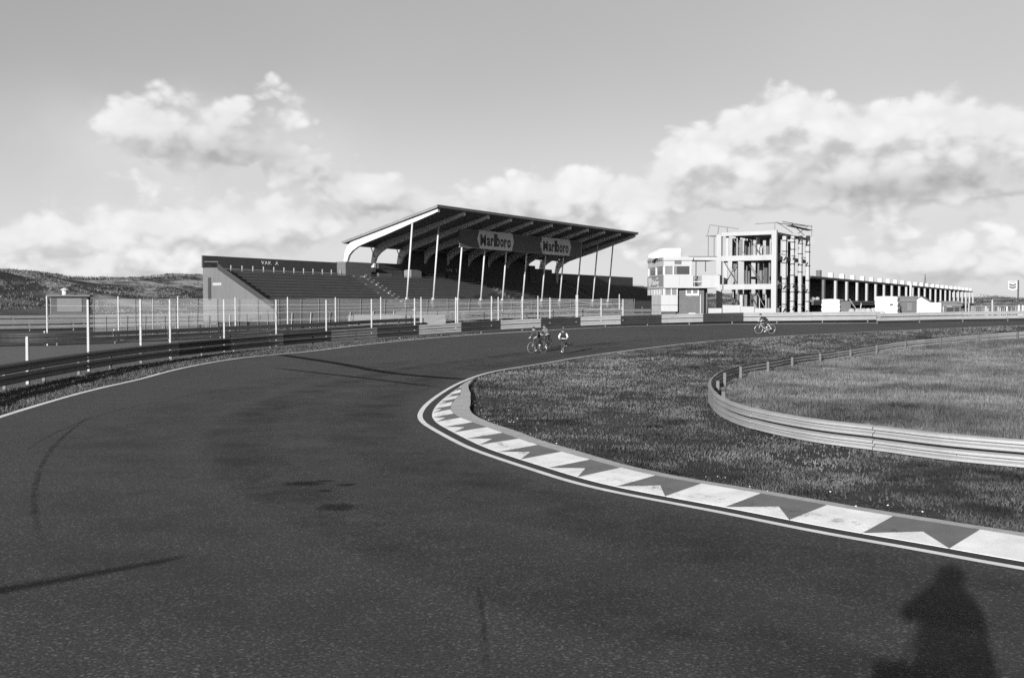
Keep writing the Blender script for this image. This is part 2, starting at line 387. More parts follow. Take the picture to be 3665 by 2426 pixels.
class MB:
    def __init__(s, fr=None):
        s.v = []; s.f = []; s.mi = []; s.fr = fr or (lambda x, y, z: (x, y, z)); s.cur = 0
    def pt(s, x, y, z): s.v.append(tuple(s.fr(x, y, z))); return len(s.v) - 1
    def face(s, ids): s.f.append(tuple(ids)); s.mi.append(s.cur)
    def box(s, x0, x1, y0, y1, z0, z1):
        i = [s.pt(x, y, z) for z in (z0, z1) for (x, y) in ((x0, y0), (x1, y0), (x1, y1), (x0, y1))]
        for q in ((3, 2, 1, 0), (4, 5, 6, 7), (0, 1, 5, 4), (1, 2, 6, 5), (2, 3, 7, 6), (3, 0, 4, 7)): s.face([i[k] for k in q])
        return s
    def prism(s, pts, ext):
        """closed polygon (local points) swept by a local vector"""
        n = len(pts); a = [s.pt(*p) for p in pts]; b = [s.pt(p[0] + ext[0], p[1] + ext[1], p[2] + ext[2]) for p in pts]
        s.face(a[::-1]); s.face(b)
        for k in range(n): s.face((a[k], a[(k + 1) % n], b[(k + 1) % n], b[k]))
        return s
    def tube(s, pts, r, n=6, cap=True, r1=None):
        P = [Vector(s.fr(*p)) for p in pts]; rings = []
        for i, p in enumerate(P):
            d = (P[min(i + 1, len(P) - 1)] - P[max(i - 1, 0)]).normalized()
            u = d.orthogonal().normalized() if i == 0 else (u - d * u.dot(d)).normalized()
            w = d.cross(u); rr = r if r1 is None else r + (r1 - r) * i / (len(P) - 1)
            ring = []
            for k in range(n):
                a = 2 * math.pi * (k + .5) / n; q = p + u * (math.cos(a) * rr) + w * (math.sin(a) * rr)
                s.v.append(tuple(q)); ring.append(len(s.v) - 1)
            rings.append(ring)
        for a, b in zip(rings, rings[1:]):
            for k in range(n): s.face((a[k], a[(k + 1) % n], b[(k + 1) % n], b[k]))
        if cap: s.face(rings[0][::-1]); s.face(rings[-1])
        return s
    def ring(s, c, ax, rad, r, n=28, m=6):
        c = Vector(c); ax = Vector(ax).normalized(); u = ax.orthogonal().normalized(); w = ax.cross(u); rs = []
        for i in range(n):
            a = 2 * math.pi * i / n; e = u * math.cos(a) + w * math.sin(a); rg = []
            for k in range(m):
                b = 2 * math.pi * k / m; q = c + e * (rad + r * math.cos(b)) + ax * (r * math.sin(b)); s.v.append(tuple(s.fr(*q))); rg.append(len(s.v) - 1)
            rs.append(rg)
        for i in range(n):
            a, b = rs[i], rs[(i + 1) % n]
            for k in range(m): s.face((a[k], a[(k + 1) % m], b[(k + 1) % m], b[k]))
        return s
    def blob(s, c, r, n=10, m=6):
        c = Vector(c); ids = []
        for i in range(1, m):
            th = math.pi * i / m
            ids.append([s.pt(c.x + r[0] * math.sin(th) * math.cos(2 * math.pi * k / n), c.y + r[1] * math.sin(th) * math.sin(2 * math.pi * k / n), c.z + r[2] * math.cos(th)) for k in range(n)])
        top = s.pt(c.x, c.y, c.z + r[2]); bot = s.pt(c.x, c.y, c.z - r[2])
        for k in range(n):
            s.face((top, ids[0][k], ids[0][(k + 1) % n])); s.face((bot, ids[-1][(k + 1) % n], ids[-1][k]))
            for a, b in zip(ids, ids[1:]): s.face((a[k], b[k], b[(k + 1) % n], a[(k + 1) % n]))
        return s
    def mesh(s, name, mats):
        me = bpy.data.meshes.new(name); me.from_pydata(s.v, [], s.f)
        for m in (mats if isinstance(mats, (list, tuple)) else [mats]): me.materials.append(m)
        if any(s.mi): me.polygons.foreach_set('material_index', s.mi)
        return me
    def build(s, name, mats, parent=None, local=False, smooth=False, fix=True):
        me = s.mesh(name, mats)
        if fix:
            bm = bmesh.new(); bm.from_mesh(me); bmesh.ops.recalc_face_normals(bm, faces=bm.faces); bm.to_mesh(me); bm.free()
        if smooth: me.polygons.foreach_set('use_smooth', [True] * len(me.polygons))
        return link_mesh(name, me, parent, local)
def frame(o, ex, ey):
    o = Vector((o[0], o[1], o[2] if len(o) > 2 else 0)); ex = Vector((ex[0], ex[1], 0)); ey = Vector((ey[0], ey[1], 0))
    return lambda x, y, z: tuple(o + ex * x + ey * y + Vector((0, 0, z)))
def strip(name, c, n, a, b, dz, m, parent=None, za=0.0, zb=0.0):
    """ribbon along a ground curve, from offset a to offset b along its normals (arrays allowed)"""
    k = len(c); a = np.broadcast_to(a, k); b = np.broadcast_to(b, k)
    A = c + n * a[:, None]; B = c + n * b[:, None]
    v = []; f = []
    for i in range(k):
        v.append((A[i, 0], A[i, 1], tz(*A[i]) + dz + za)); v.append((B[i, 0], B[i, 1], tz(*B[i]) + dz + zb))
    for i in range(k - 1): f.append((2 * i, 2 * i + 1, 2 * i + 3, 2 * i + 2))
    me = bpy.data.meshes.new(name); me.from_pydata(v, [], f); me.materials.append(m)
    bm = bmesh.new(); bm.from_mesh(me)
    for fc in bm.faces:
        if fc.normal.z < 0: fc.normal_flip()
    bm.to_mesh(me); bm.free()
    return link_mesh(name, me, parent)
def drape(name, poly, dz, m, step=2.0, parent=None):
    bm = bmesh.new(); vs = [bm.verts.new((p[0], p[1], 0)) for p in poly]; bm.faces.new(vs)
    bmesh.ops.triangulate(bm, faces=bm.faces[:])
    P = np.array([p[:2] for p in poly]); mn, mx = P.min(0), P.max(0)
    for ax in (0, 1):
        k = math.floor(mn[ax] / step) * step + step
        while k < mx[ax]:
            co = [0, 0, 0]; co[ax] = k; no = [0, 0, 0]; no[ax] = 1
            bmesh.ops.bisect_plane(bm, geom=bm.verts[:] + bm.edges[:] + bm.faces[:], plane_co=co, plane_no=no, dist=1e-5); k += step
    for v in bm.verts: v.co.z = tz(v.co.x, v.co.y) + dz
    for fc in bm.faces:
        fc.normal_update()
        if fc.normal.z < 0: fc.normal_flip()
    me = bpy.data.meshes.new(name); bm.to_mesh(me); bm.free(); me.materials.append(m)
    return link_mesh(name, me, parent)
def text_mesh(s, size, xs=1.0, bold=.0, depth=.02):
    c = bpy.data.curves.new('t', 'FONT'); c.body = s; c.size = size; c.offset = bold; c.extrude = depth; c.resolution_u = 3
    o = bpy.data.objects.new('t', c); col.objects.link(o)
    dg = bpy.context.evaluated_depsgraph_get(); me = bpy.data.meshes.new_from_object(o.evaluated_get(dg))
    bpy.data.objects.remove(o); bpy.data.curves.remove(c)
    me.transform(Matrix.Diagonal((xs, 1, 1, 1))); return me
def place_text(name, me, o, ex, up, m, parent):
    """text x axis along ex, y axis along up"""
    ex = Vector(ex).normalized(); up = Vector(up).normalized(); nz = ex.cross(up)
    mt = Matrix((ex, up, nz)).transposed().to_4x4(); mt.translation = Vector(o); me.transform(mt)
    me.materials.clear(); me.materials.append(m); return link_mesh(name, me, parent)

# ------------------------------------------------------------------ the ground, one sheet out to the horizon
def axis(segs):
    out = []
    for a, b, st in segs: out += list(np.arange(a, b, st))
    out.append(segs[-1][1]); return np.array(out)
gx = axis([(-4000, -1000, 500), (-1000, -300, 70), (-300, -160, 14), (-160, -46, 2.2), (-46, 70, 1.0), (70, 180, 3), (180, 400, 12), (400, 1200, 80), (1200, 4000, 400)])
gy = axis([(-3000, -300, 300), (-300, -40, 26), (-40, -8, 4), (-8, 112, 1.0), (112, 260, 2.2), (260, 420, 10), (420, 1000, 60), (1000, 7000, 600)])
X, Y = np.meshgrid(gx, gy); Z = terr(X, Y)
nx, ny = len(gx), len(gy)
V = np.stack([X, Y, Z], -1).reshape(-1, 3)
idx = np.arange(nx * ny).reshape(ny, nx)
F = np.stack([idx[:-1, :-1], idx[:-1, 1:], idx[1:, 1:], idx[1:, :-1]], -1).reshape(-1, 4)
me = bpy.data.meshes.new('ground'); me.from_pydata(V.tolist(), [], F.tolist()); me.materials.append(M_ground)
me.polygons.foreach_set('use_smooth', [True] * len(me.polygons))
sa = me.attributes.new('sand', 'FLOAT', 'POINT'); sand = (sm(128, 160, Y) * 1.0).reshape(-1); sa.data.foreach_set('value', sand)
ground = bpy.data.objects.new('ground', me); col.objects.link(ground); tag(ground, 'rough dune ground and grass round the race track', kind='structure')

# ------------------------------------------------------------------ the track
IN_PX = [(3665, 2043), (3416, 1999), (3263, 1968), (3078, 1938), (2814, 1888), (2600, 1843), (2400, 1805), (2150, 1756), (2024, 1724), (1896, 1683), (1769, 1641), (1673, 1606), (1603, 1571),
         (1546, 1539), (1511, 1517), (1496, 1495), (1499, 1479), (1514, 1456), (1546, 1428), (1594, 1396), (1641, 1371), (1705, 1346), (1769, 1329),
         (1865, 1313), (1944, 1301), (2060, 1281), (2200, 1261), (2352, 1242), (2537, 1222), (2785, 1205), (2850, 1201), (3194, 1185), (3665, 1165)]
inner = [G(*p) for p in IN_PX]
inner = [(inner[0][0] + 9, inner[0][1] - 7.5), (inner[0][0] + 4, inner[0][1] - 3.6)] + inner + [(inner[-1][0] + 20, inner[-1][1] + 5), (inner[-1][0] + 45, inner[-1][1] + 12)]
IC = smooth_curve(spline(inner, .25), 6); IN = -normals(IC)
# which way is the infield: to the right of travel at the apex means +x
if IN[len(IN) // 3, 0] + 0 < 0 and True:
    pass
apex = int(np.argmin(IC[:200, 0])) if len(IC) > 200 else 0
apex = int(np.argmin(IC[:, 0]))
if IN[apex, 0] < 0: IN = -IN
OUT_PX = [(0, 1493), (127, 1454), (255, 1416), (383, 1384), (500, 1358), (605, 1329), (711, 1306), (817, 1288), (922, 1275), (1078, 1261), (1300, 1234), (1500, 1214), (1700, 1198), (1907, 1186), (2150, 1172), (2400, 1164), (2700, 1160), (2850, 1159), (3150, 1156), (3400, 1151), (3665, 1147)]
outer = [G(*p) for p in OUT_PX]
outer = [(14, 1.2), (6, 3.2), (0, 4.6), (-5, 7.5), (-9.5, 12.5), (-12, 18.5)] + outer + [(outer[-1][0] + 24, outer[-1][1] + 7), (outer[-1][0] + 48, outer[-1][1] + 14)]
OC = smooth_curve(spline(outer, .5), 10); ON = normals(OC)
amid = len(OC) // 4
if ON[amid, 0] > 0: ON = -ON           # outwards, away from the bend
poly = [tuple(p) for p in OC[::2]] + [tuple(p) for p in (IC + IN * .33)[::-1][::3]]
track = drape('track', poly, .012, M_asphalt, 2.0); tag(track, 'dark asphalt race track sweeping round a hairpin', kind='structure')
LW = .14
strip('edge_line', IC, IN, -.02, LW - .02, .017, M_line, track)
strip('edge_line', OC[24:], ON[24:], -.10, .10, .017, M_line, track)
strip('gutter', IC, IN, LW + .0, LW + .24, .016, M_gutter, track)

# skid marks, oil stains and the joint in the surface
def ground_poly(pxs): return [G(*p) for p in pxs]
def soft_mat(name, v, k, nscale, lo, hi):
    m = bpy.data.materials.new(name); m.use_nodes = True; t = m.node_tree; t.nodes.clear()
    d = nd(t, 'ShaderNodeBsdfDiffuse'); d.inputs[0].default_value = (v, v, v, 1); tr = nd(t, 'ShaderNodeBsdfTransparent'); mx = nd(t, 'ShaderNodeMixShader'); o = nd(t, 'ShaderNodeOutputMaterial')
    an = nd(t, 'ShaderNodeAttribute', attribute_name='fade'); tc_ = nd(t, 'ShaderNodeTexCoord'); n = nd(t, 'ShaderNodeTexNoise'); t.links.new(tc_.outputs['Object'], n.inputs['Vector']); n.inputs['Scale'].default_value = nscale; n.inputs['Detail'].default_value = 7; n.inputs['Roughness'].default_value = .7
    t.links.new(mth(t, 'MULTIPLY', mth(t, 'MULTIPLY', an.outputs['Fac'], k), sstep(t, n.outputs['Fac'], lo, hi), clamp=True), mx.inputs[0]); t.links.new(tr.outputs[0], mx.inputs[1]); t.links.new(d.outputs[0], mx.inputs[2]); t.links.new(mx.outputs[0], o.inputs[0]); return m
M_tyre1 = soft_mat('tyre_mark_faint', .007, .30, 3.0, .30, .62); M_tyre2 = soft_mat('tyre_mark_strong', .007, .7, 2.0, .18, .5); M_rubber_line = soft_mat('rubbered_line', .008, .28, .6, .30, .75); M_oil = soft_mat('oil_stain', .006, .45, 5.0, .25, .5); M_pale = soft_mat('worn_pale_patch', .060, .45, .5, .40, .75)
_lay = [0]
def soft_strip(name, c, width, m, taper=.15, cols=7):
    n = normals(c); k = len(c); _lay[0] += 1; dz = .0155 + .0004 * _lay[0]
    t_ = np.linspace(0, 1, k); end = np.clip(np.minimum(t_, 1 - t_) / taper, 0, 1)
    v = []; f = []; fade = []
    for j in range(cols):
        q = j / (cols - 1) * 2 - 1; P = c + n * (q * width / 2)
        z = terr(P[:, 0], P[:, 1]) + dz; v += list(zip(P[:, 0], P[:, 1], z)); fade += list((1 - q * q) ** .8 * end)
    for j in range(cols - 1):
        for i in range(k - 1): f.append((j * k + i, j * k + i + 1, (j + 1) * k + i + 1, (j + 1) * k + i))
    me = bpy.data.meshes.new(name); me.from_pydata(v, [], f); me.materials.append(m)
    at_ = me.attributes.new('fade', 'FLOAT', 'POINT'); at_.data.foreach_set('value', np.array(fade, dtype=np.float32))
    return link_mesh(name, me, track)
def mark(name, pxs, width, m, taper=.2): return soft_strip(name, spline(ground_poly(pxs), .35), width, m, taper)
mark('skid_mark', [(330, 1480), (200, 1590), (140, 1690), (122, 1790), (130, 1870), (165, 1990)], .13, M_tyre1)
mark('skid_mark', [(980, 1266), (1200, 1300), (1420, 1338), (1740, 1364)], .75, M_tyre2, .08)
mark('skid_mark', [(960, 1315), (1250, 1348), (1600, 1390)], .36, M_tyre2, .2)
mark('tar_joint', [(1700, 2060), (1722, 2180), (1733, 2290), (1744, 2440)], .07, M_tyre1, .3)
mark('skid_mark', [(60, 1640), (180, 1560), (420, 1470), (700, 1420)], .10, M_tyre1, .3)
# the rubbered line the cars take, and paler worn asphalt beside it
def offset_in(o, a0, a1): return smooth_curve((IC - IN * o)[(Ls_ > a0) & (Ls_ < a1)][::3], 12)
Ls_ = np.concatenate([[0], np.cumsum(np.linalg.norm(np.diff(IC, axis=0), axis=1))])
soft_strip('rubbered_line', offset_in(1.6, 2, 75), 2.4, M_rubber_line, .1)
soft_strip('rubbered_line', offset_in(4.6, 1, 80), 1.8, M_rubber_line, .1)
soft_strip('worn_band', offset_in(3.2, 1, 85), 1.9, M_pale, .1)
soft_strip('worn_band', offset_in(7.2, 1, 60), 3.0, M_pale, .1)
def puddle(cx, cy, rx, ry, seed):
    r_ = np.random.default_rng(seed); n = 26; c = G(cx, cy); _lay[0] += 1; dz = .0155 + .0004 * _lay[0]
    v = [(c[0], c[1], tz(*c) + dz)]; f = []; fade = [1.0]
    for ring_ in (.45, .75, 1.0):
        for k in range(n):
            a = 2 * math.pi * k / n; q = ring_ * (.8 + .4 * r_.random()); x, y = c[0] + rx * q * math.cos(a), c[1] + ry * q * math.sin(a)
            v.append((x, y, tz(x, y) + dz)); fade.append({.45: .9, .75: .5, 1.0: 0.0}[ring_])
    for k in range(n): f.append((0, 1 + k, 1 + (k + 1) % n))
    for r0 in (0, 1):
        for k in range(n): f.append((1 + r0 * n + k, 1 + (r0 + 1) * n + k, 1 + (r0 + 1) * n + (k + 1) % n, 1 + r0 * n + (k + 1) % n))
    me = bpy.data.meshes.new('oil_stain'); me.from_pydata(v, [], f); me.materials.append(M_oil)
    at_ = me.attributes.new('fade', 'FLOAT', 'POINT'); at_.data.foreach_set('value', np.array(fade, dtype=np.float32)); link_mesh('oil_stain', me, track)
puddle(1085, 1733, .42, .26, 1); puddle(1165, 1724, .2, .10, 2); puddle(1240, 1738, .2, .12, 3); puddle(1205, 1819, .36, .34, 4); puddle(1160, 1760, .16, .10, 5)

# ------------------------------------------------------------------ the kerb with its painted blocks
kA, kB = LW + .24, LW + .24 + .90
sel = slice(8, None)
Ls = np.concatenate([[0], np.cumsum(np.linalg.norm(np.diff(IC, axis=0), axis=1))])
s_apex = Ls[apex]
s_end = s_apex + 8.0                      # where the kerb has run out on the far side
def cpoint(s, o):
    x = np.interp(s, Ls, IC[:, 0]); y = np.interp(s, Ls, IC[:, 1]); a = np.interp(s, Ls, IN[:, 0]); b = np.interp(s, Ls, IN[:, 1])
    l = math.hypot(a, b); return np.array((x + a / l * o, y + b / l * o))
def kz(p, w): return tz(*p) + .022 + .095 * w
kerb_loc = cpoint(s_apex, .7)
kerb = thing('kerb', None, None, (kerb_loc[0], kerb_loc[1], tz(*kerb_loc)))
tag(kerb, 'low painted kerb of white blocks and dark notched blocks along the hairpin', kind='structure')
def kerb_width(s): return (.90 - .42 * float(sm(s_apex - 9, s_apex - .5, s))) * (1 - float(sm(s_apex + 2.5, s_end, s)) * .92)
def kerb_piece(name, loop, m, lift):
    """loop of (s, w) with w 0..1 across the kerb; a slab with real thickness"""
    mb = MB(); top = []; bot = []
    for (s, w) in loop:
        p = cpoint(s, kA + w * kerb_width(s)); z = kz(p, w) + lift
        top.append(mb.pt(p[0], p[1], z)); bot.append(mb.pt(p[0], p[1], z - .10 - lift))
    mb.face(top); n = len(loop)
    for k in range(n): mb.face((top[k], top[(k + 1) % n], bot[(k + 1) % n], bot[k]))
    return mb.build(name, m, kerb)
PER = 1.13
s0 = 1.0; blk = 0
sq = np.interp(G(2814, 1873)[0], [0, 1], [0, 1])
# start so that a dark block ends at the surveyed joint near the shadow of the photographer
pj = np.array(G(3416, 1978)); s_j = Ls[int(np.argmin(np.linalg.norm(IC - pj, axis=1)))]
k0 = -int(s_j // PER)
def edge_pts(sa, sb, w, n=4): return [(sa + (sb - sa) * i / n, w) for i in range(n + 1)]
b = k0
while True:
    sa = s_j + b * PER; sb = sa + PER - .012; b += 1
    if sa > s_end - .2: break
    jit = .02 * math.sin(b * 3.3)
    sb_ = min(sb, s_end)
    dark = ((b - k0 + k0) % 2 == 1) if True else False
    if not dark:
        kerb_piece('white_block', edge_pts(sa, sb_, 0) + edge_pts(sb_, sa, 1), M_kerbw, 0)
    else:
        # in travel order the block starts at its right hand end
        kerb_piece('dark_block', edge_pts(sa, sb_, 1)[::-1] + [(sa, 0.0), (sa + .45 * (sb_ - sa), .5), (sb_, 0.0)], M_kerbd, 0)
        kerb_piece('white_notch', [(sa, 0.0), (sa + .45 * (sb_ - sa), .5), (sb_, 0.0)] + edge_pts(sb_, sa, 0)[1:-1], M_kerbw, 0)
# concrete backing strip behind the blocks, widest round the apex
sb_arr = np.arange(0.5, s_end + 3.0, .25); cc = np.array([cpoint(s, 0) for s in sb_arr]); nn_ = np.array([cpoint(s, 1) for s in sb_arr]) - cc
kw = np.array([kA + kerb_width(s) for s in sb_arr])
rw = np.random.default_rng(12)
bw_ = .26 + .26 * np.exp(-((sb_arr - s_apex + 0.5) / 3.6) ** 2) + .16 * np.exp(-((sb_arr - s_apex + 7) / 6) ** 2) + .08 * (np.convolve(rw.random(len(sb_arr)), np.ones(5) / 5, 'same') - .5)
bw_ *= 1 - sm(s_end - 1, s_end + 3, sb_arr)
strip('concrete_edging', cc, nn_, kw - .003, kw + bw_, .070, M_kerbc, kerb, za=.040, zb=.036)
strip('edging_side', cc, nn_, kw + bw_ - .0005, kw + bw_ + .01, .0, M_kerbc, kerb, za=.105, zb=-.05)
kerb_outer = [tuple(c + n * (w + e)) for c, n, w, e in zip(cc, nn_, kw, bw_)]

M_scuff = soft_mat('kerb_scuff', .06, .28, 6.0, .45, .7)
def scuff(sa, sb, w0, w1):
    n = 14; v = []; f = []; fade = []
    for i in range(n):
        s_ = sa + (sb - sa) * i / (n - 1)
        for j, q in enumerate((-1, -.5, 0, .5, 1)):
            w = (w0 + (w1 - w0) * i / (n - 1)) + .10 * q; p = cpoint(s_, kA + w * kerb_width(s_)); v.append((p[0], p[1], kz(p, w) + .004)); fade.append((1 - q * q) * min(1, 4 * min(i, n - 1 - i) / (n - 1)))
    for i in range(n - 1):
        for j in range(4): f.append((i * 5 + j, i * 5 + j + 1, (i + 1) * 5 + j + 1, (i + 1) * 5 + j))
    me = bpy.data.meshes.new('tyre_scuff'); me.from_pydata(v, [], f); me.materials.append(M_scuff)
    a_ = me.attributes.new('fade', 'FLOAT', 'POINT'); a_.data.foreach_set('value', np.array(fade, dtype=np.float32)); link_mesh('tyre_scuff', me, kerb)
rs_ = random.Random(6)
for k in range(16):
    a_ = rs_.uniform(s_apex - 20, s_apex + 3); scuff(a_, a_ + rs_.uniform(1.2, 4.0), rs_.uniform(.12, .45), rs_.uniform(.12, .6))

# ------------------------------------------------------------------ guard rails
def wbeam(c, n, z0, h, side, base=None):
    """closed W profile swept along ground curve c; n points to the side the ridges face"""
    prof = [(0, 0), (.082, .12), (.085, .32), (.0, .45), (.0, .55), (.085, .68), (.082, .88), (0, 1)]
    prof = [(a, b * h) for a, b in prof]
    loop = prof + [(a - .012, b) for a, b in prof[::-1]]
    v = []; f = []; m = len(loop)
    for i in range(len(c)):
        zz = (tz(*c[i]) if base is None else base[i]) + z0
        for (a, b) in loop: v.append((c[i, 0] + n[i, 0] * (a + .06) * side, c[i, 1] + n[i, 1] * (a + .06) * side, zz + b))
    for i in range(len(c) - 1):
        for k in range(m): f.append((i * m + k, i * m + (k + 1) % m, (i + 1) * m + (k + 1) % m, (i + 1) * m + k))
    f.append(tuple(range(m - 1, -1, -1))); f.append(tuple((len(c) - 1) * m + k for k in range(m)))
    return v, f
def guard_rail(name, label, c, face, beams, mats, seg=4.0, post_h=.9, post_m=None, post_side=-1, post_w=.09, post_every=4.0, sub=.5, start=0.0, post_off=.09):
    """c: ground curve sampled finely; face: point the ridges look at; beams: (z0, height) list; mats(i) -> material"""
    L = np.concatenate([[0], np.cumsum(np.linalg.norm(np.diff(c, axis=0), axis=1))]); N = normals(c)
    mid = len(c) // 2
    side = 1 if np.dot(N[mid], np.array(face) - c[mid]) > 0 else -1
    t = thing(name, label, 'guard rail', (c[mid, 0], c[mid, 1], tz(*c[mid])))
    def at_s(s): return np.stack([np.interp(s, L, c[:, 0]), np.interp(s, L, c[:, 1])], -1)
    s = start; i = 0
    while s < L[-1] - .3:
        e = min(s + seg, L[-1]); ss = np.linspace(s, e - .02, max(2, int((e - s) / sub) + 1)); cc = at_s(ss)
        nn = np.stack([np.interp(ss, L, N[:, 0]), np.interp(ss, L, N[:, 1])], -1)
        jz = .009 * math.sin(i * 2.7)
        for (z0, h) in beams:
            v, f = wbeam(cc, nn, z0 + jz, h, side); me = bpy.data.meshes.new('beam'); me.from_pydata(v, [], f); me.materials.append(mats(i))
            bm = bmesh.new(); bm.from_mesh(me); bmesh.ops.recalc_face_normals(bm, faces=bm.faces); bm.to_mesh(me); bm.free()
            link_mesh('beam', me, t)
        s = e; i += 1
    s = start + .15; k = 0; pm = None
    while s < L[-1]:
        p = at_s(np.array([s]))[0]; nn = np.array((np.interp(s, L, N[:, 0]), np.interp(s, L, N[:, 1])))
        o = p + nn * side * post_side * post_off; tx = np.array((nn[1], -nn[0]))
        fr = frame((o[0], o[1], tz(*o)), tx, nn)
        MB(fr).box(-post_w / 2, post_w / 2, -post_w / 2, post_w / 2, -.2, post_h).build('post', post_m or M_post, t)
        s += post_every; k += 1
    return t

R1_PX = [(-420, 1500), (-200, 1448), (0, 1403), (250, 1350), (500, 1306), (730, 1275), (960, 1250), (1300, 1222), (1500, 1208), (1700, 1194), (1900, 1183), (2075, 1175), (2250, 1169), (2400, 1164), (2600, 1159), (2745, 1157), (2850, 1156), (2990, 1155), (3150, 1153)]
R1 = smooth_curve(spline([G(*p) for p in R1_PX], .25), 30)
# painted panels: boundaries surveyed on the photograph
PANEL = [(-9999, M_steel_g), (632, M_steel_d), (820, M_steel_g), (1010, M_steel_d), (1183, M_steel_g), (1347, M_steel_d), (1497, M_steel_w), (1648, M_steel_d), (1790, M_steel_w), (1934, M_steel_d), (2076, M_steel_w), (2220, M_steel_d), (2366, M_steel_w), (2515, M_steel_d), (2660, M_steel_w)]
L1 = np.concatenate([[0], np.cumsum(np.linalg.norm(np.diff(R1, axis=0), axis=1))])
def px_of(p):
    z = tz(*p); d = np.array((p[0], p[1], z - EYE)); depth = d[1] * CP - d[2] * SP; return W0 / 2 + FPX * d[0] / depth
pxs = np.array([px_of(p) for p in R1])
cuts = [0.0] + [float(np.interp(b, pxs, L1)) for b, _ in PANEL[1:]] + [L1[-1]]
rail1 = thing('guard_rail', 'long guard rail outside the bend, dark at left, light and dark panels further on', 'guard rail', (R1[len(R1) // 2, 0], R1[len(R1) // 2, 1], tz(*R1[len(R1) // 2])))
N1 = normals(R1); side1 = 1 if np.dot(N1[200], np.array((0, 25)) - R1[200]) > 0 else -1
RB = [(.21, .36), (.61, .37)]
for a, b_, (_, pm) in zip(cuts, cuts[1:], PANEL):
    nseg = max(1, int(round((b_ - a) / 6.0)))
    for q in range(nseg):
        s1, s2 = a + (b_ - a) * q / nseg, a + (b_ - a) * (q + 1) / nseg - .01
        ss = np.linspace(s1, s2, max(3, int((s2 - s1) / .5)))
        cc1 = np.stack([np.interp(ss, L1, R1[:, k]) for k in (0, 1)], -1); nn1 = np.stack([np.interp(ss, L1, N1[:, k]) for k in (0, 1)], -1)
        for (z0, h) in RB:
            v, f = wbeam(cc1, nn1, z0 + .01 * math.sin(q * 5 + a), h, side1); me = bpy.data.meshes.new('beam'); me.from_pydata(v, [], f); me.materials.append(pm)
            bm = bmesh.new(); bm.from_mesh(me); bmesh.ops.recalc_face_normals(bm, faces=bm.faces); bm.to_mesh(me); bm.free()
            link_mesh('beam', me, rail1)
s = 1.0
while s < L1[-1]:
    p = np.array([np.interp(s, L1, R1[:, k]) for k in (0, 1)]); nn = np.array([np.interp(s, L1, N1[:, k]) for k in (0, 1)])
    o = p - nn * side1 * .03; fr = frame((o[0], o[1], tz(*o)), (nn[1], -nn[0]), nn)
    MB(fr).box(-.04, .04, -.05, .05, -.2, .93).build('post', M_postdim, rail1); s += 4.0

# infield rail that curls round the nose of the inner grass
R2_PX = [(3900, 1702), (3665, 1680), (3386, 1653), (3140, 1618), (2988, 1600), (2873, 1580), (2758, 1555), (2672, 1530), (2615, 1506), (2575, 1479), (2555, 1453), (2550, 1430), (2557, 1410), (2577, 1390), (2612, 1371), (2660, 1355), (2741, 1339), (2859, 1314), (3025, 1289), (3203, 1258), (3389, 1237), (3596, 1220), (3665, 1215), (3900, 1200)]
R2 = smooth_curve(spline([G(*p) for p in R2_PX], .2), 8)
i_out = int(np.argmin(R2[:, 0]))
rail2 = guard_rail('guard_rail', 'pale galvanised guard rail curling round the nose of the long infield grass', R2, (R2[i_out, 0] - 8, R2[i_out, 1]), [(.03, .25), (.31, .25)], lambda i: M_steel_w2 if (i * 7) % 5 in (1, 3) else M_steel_w, seg=4.0, post_h=.575, post_m=M_rail_far, post_side=-1, post_w=.10, post_every=4.1, sub=.25, post_off=.16)
# face test happens at the curve's middle; the nose is close to it

# rail on the right, nearer than the one it overlaps
R3 = smooth_curve(spline([G(*p) for p in [(3135, 1160), (3300, 1156), (3450, 1153), (3665, 1150), (3900, 1146)]], .25), 10)
guard_rail('guard_rail', 'light guard rail at right starting in front of the white huts', R3, (20, 40), [(.26, .30), (.62, .30)], lambda i: M_steel_w, post_h=.88, post_m=M_rail_far)
# rails left of the track, along the straight behind the fence
R4 = smooth_curve(spline([G(*p) for p in [(-250, 1248), (0, 1241), (170, 1238), (423, 1229), (636, 1219), (842, 1209), (1030, 1201), (1200, 1192), (1362, 1182), (1500, 1175)]], .25), 30)
guard_rail('guard_rail', 'shaded guard rail coloured black under the second row of tall white posts at left', R4, (-5, 20), [(.25, .32), (.63, .32)], lambda i: M_steel_d, post_h=.9, post_m=M_postdim)  # black beams carry the shade of a face turned from the sun
R5 = smooth_curve(spline([G(*p) for p in [(-200, 1189), (0, 1187), (300, 1182), (600, 1175), (900, 1168), (1200, 1161), (1500, 1156), (1800, 1150)]], .25), 30)
guard_rail('guard_rail', 'nearer of two grey guard rails beyond the fence, in front of the kiosk', R5, (30, 60), [(.24, .30), (.66, .30)], lambda i: M_rail_far, post_h=.9, post_m=M_postdim)
R6 = smooth_curve(spline([G(*p) for p in [(-200, 1163), (0, 1162), (300, 1160), (600, 1157), (1000, 1153), (1500, 1147), (2000, 1142), (2330, 1139)]], .25), 30)
guard_rail('guard_rail', 'farther of two grey guard rails running along to the foot of the grandstand', R6, (30, 60), [(.24, .30), (.66, .30)], lambda i: M_rail_far, post_h=.9, post_m=M_postdim)

# ------------------------------------------------------------------ gravel and apron sheets
gp = [tuple(p) for p in (R1 + N1 * (-side1) * .15)[::8] if p[1] < 95]
gp2 = gp + [tuple(p) for p in R4[::-1][::10]]
gv = drape('gravel', gp2, .006, M_gravel, 3.0); tag(gv, 'strip of sandy gravel between the two guard rails at left', kind='structure')
ap = [tuple(p) for p in (R4 + normals(R4) * 0)[::12]] + [tuple(p) for p in (R5[::-1][::12])]
a2 = drape('straight', ap, .007, M_asphalt, 3.0); tag(a2, 'dark asphalt straight behind the second guard rail', kind='structure')

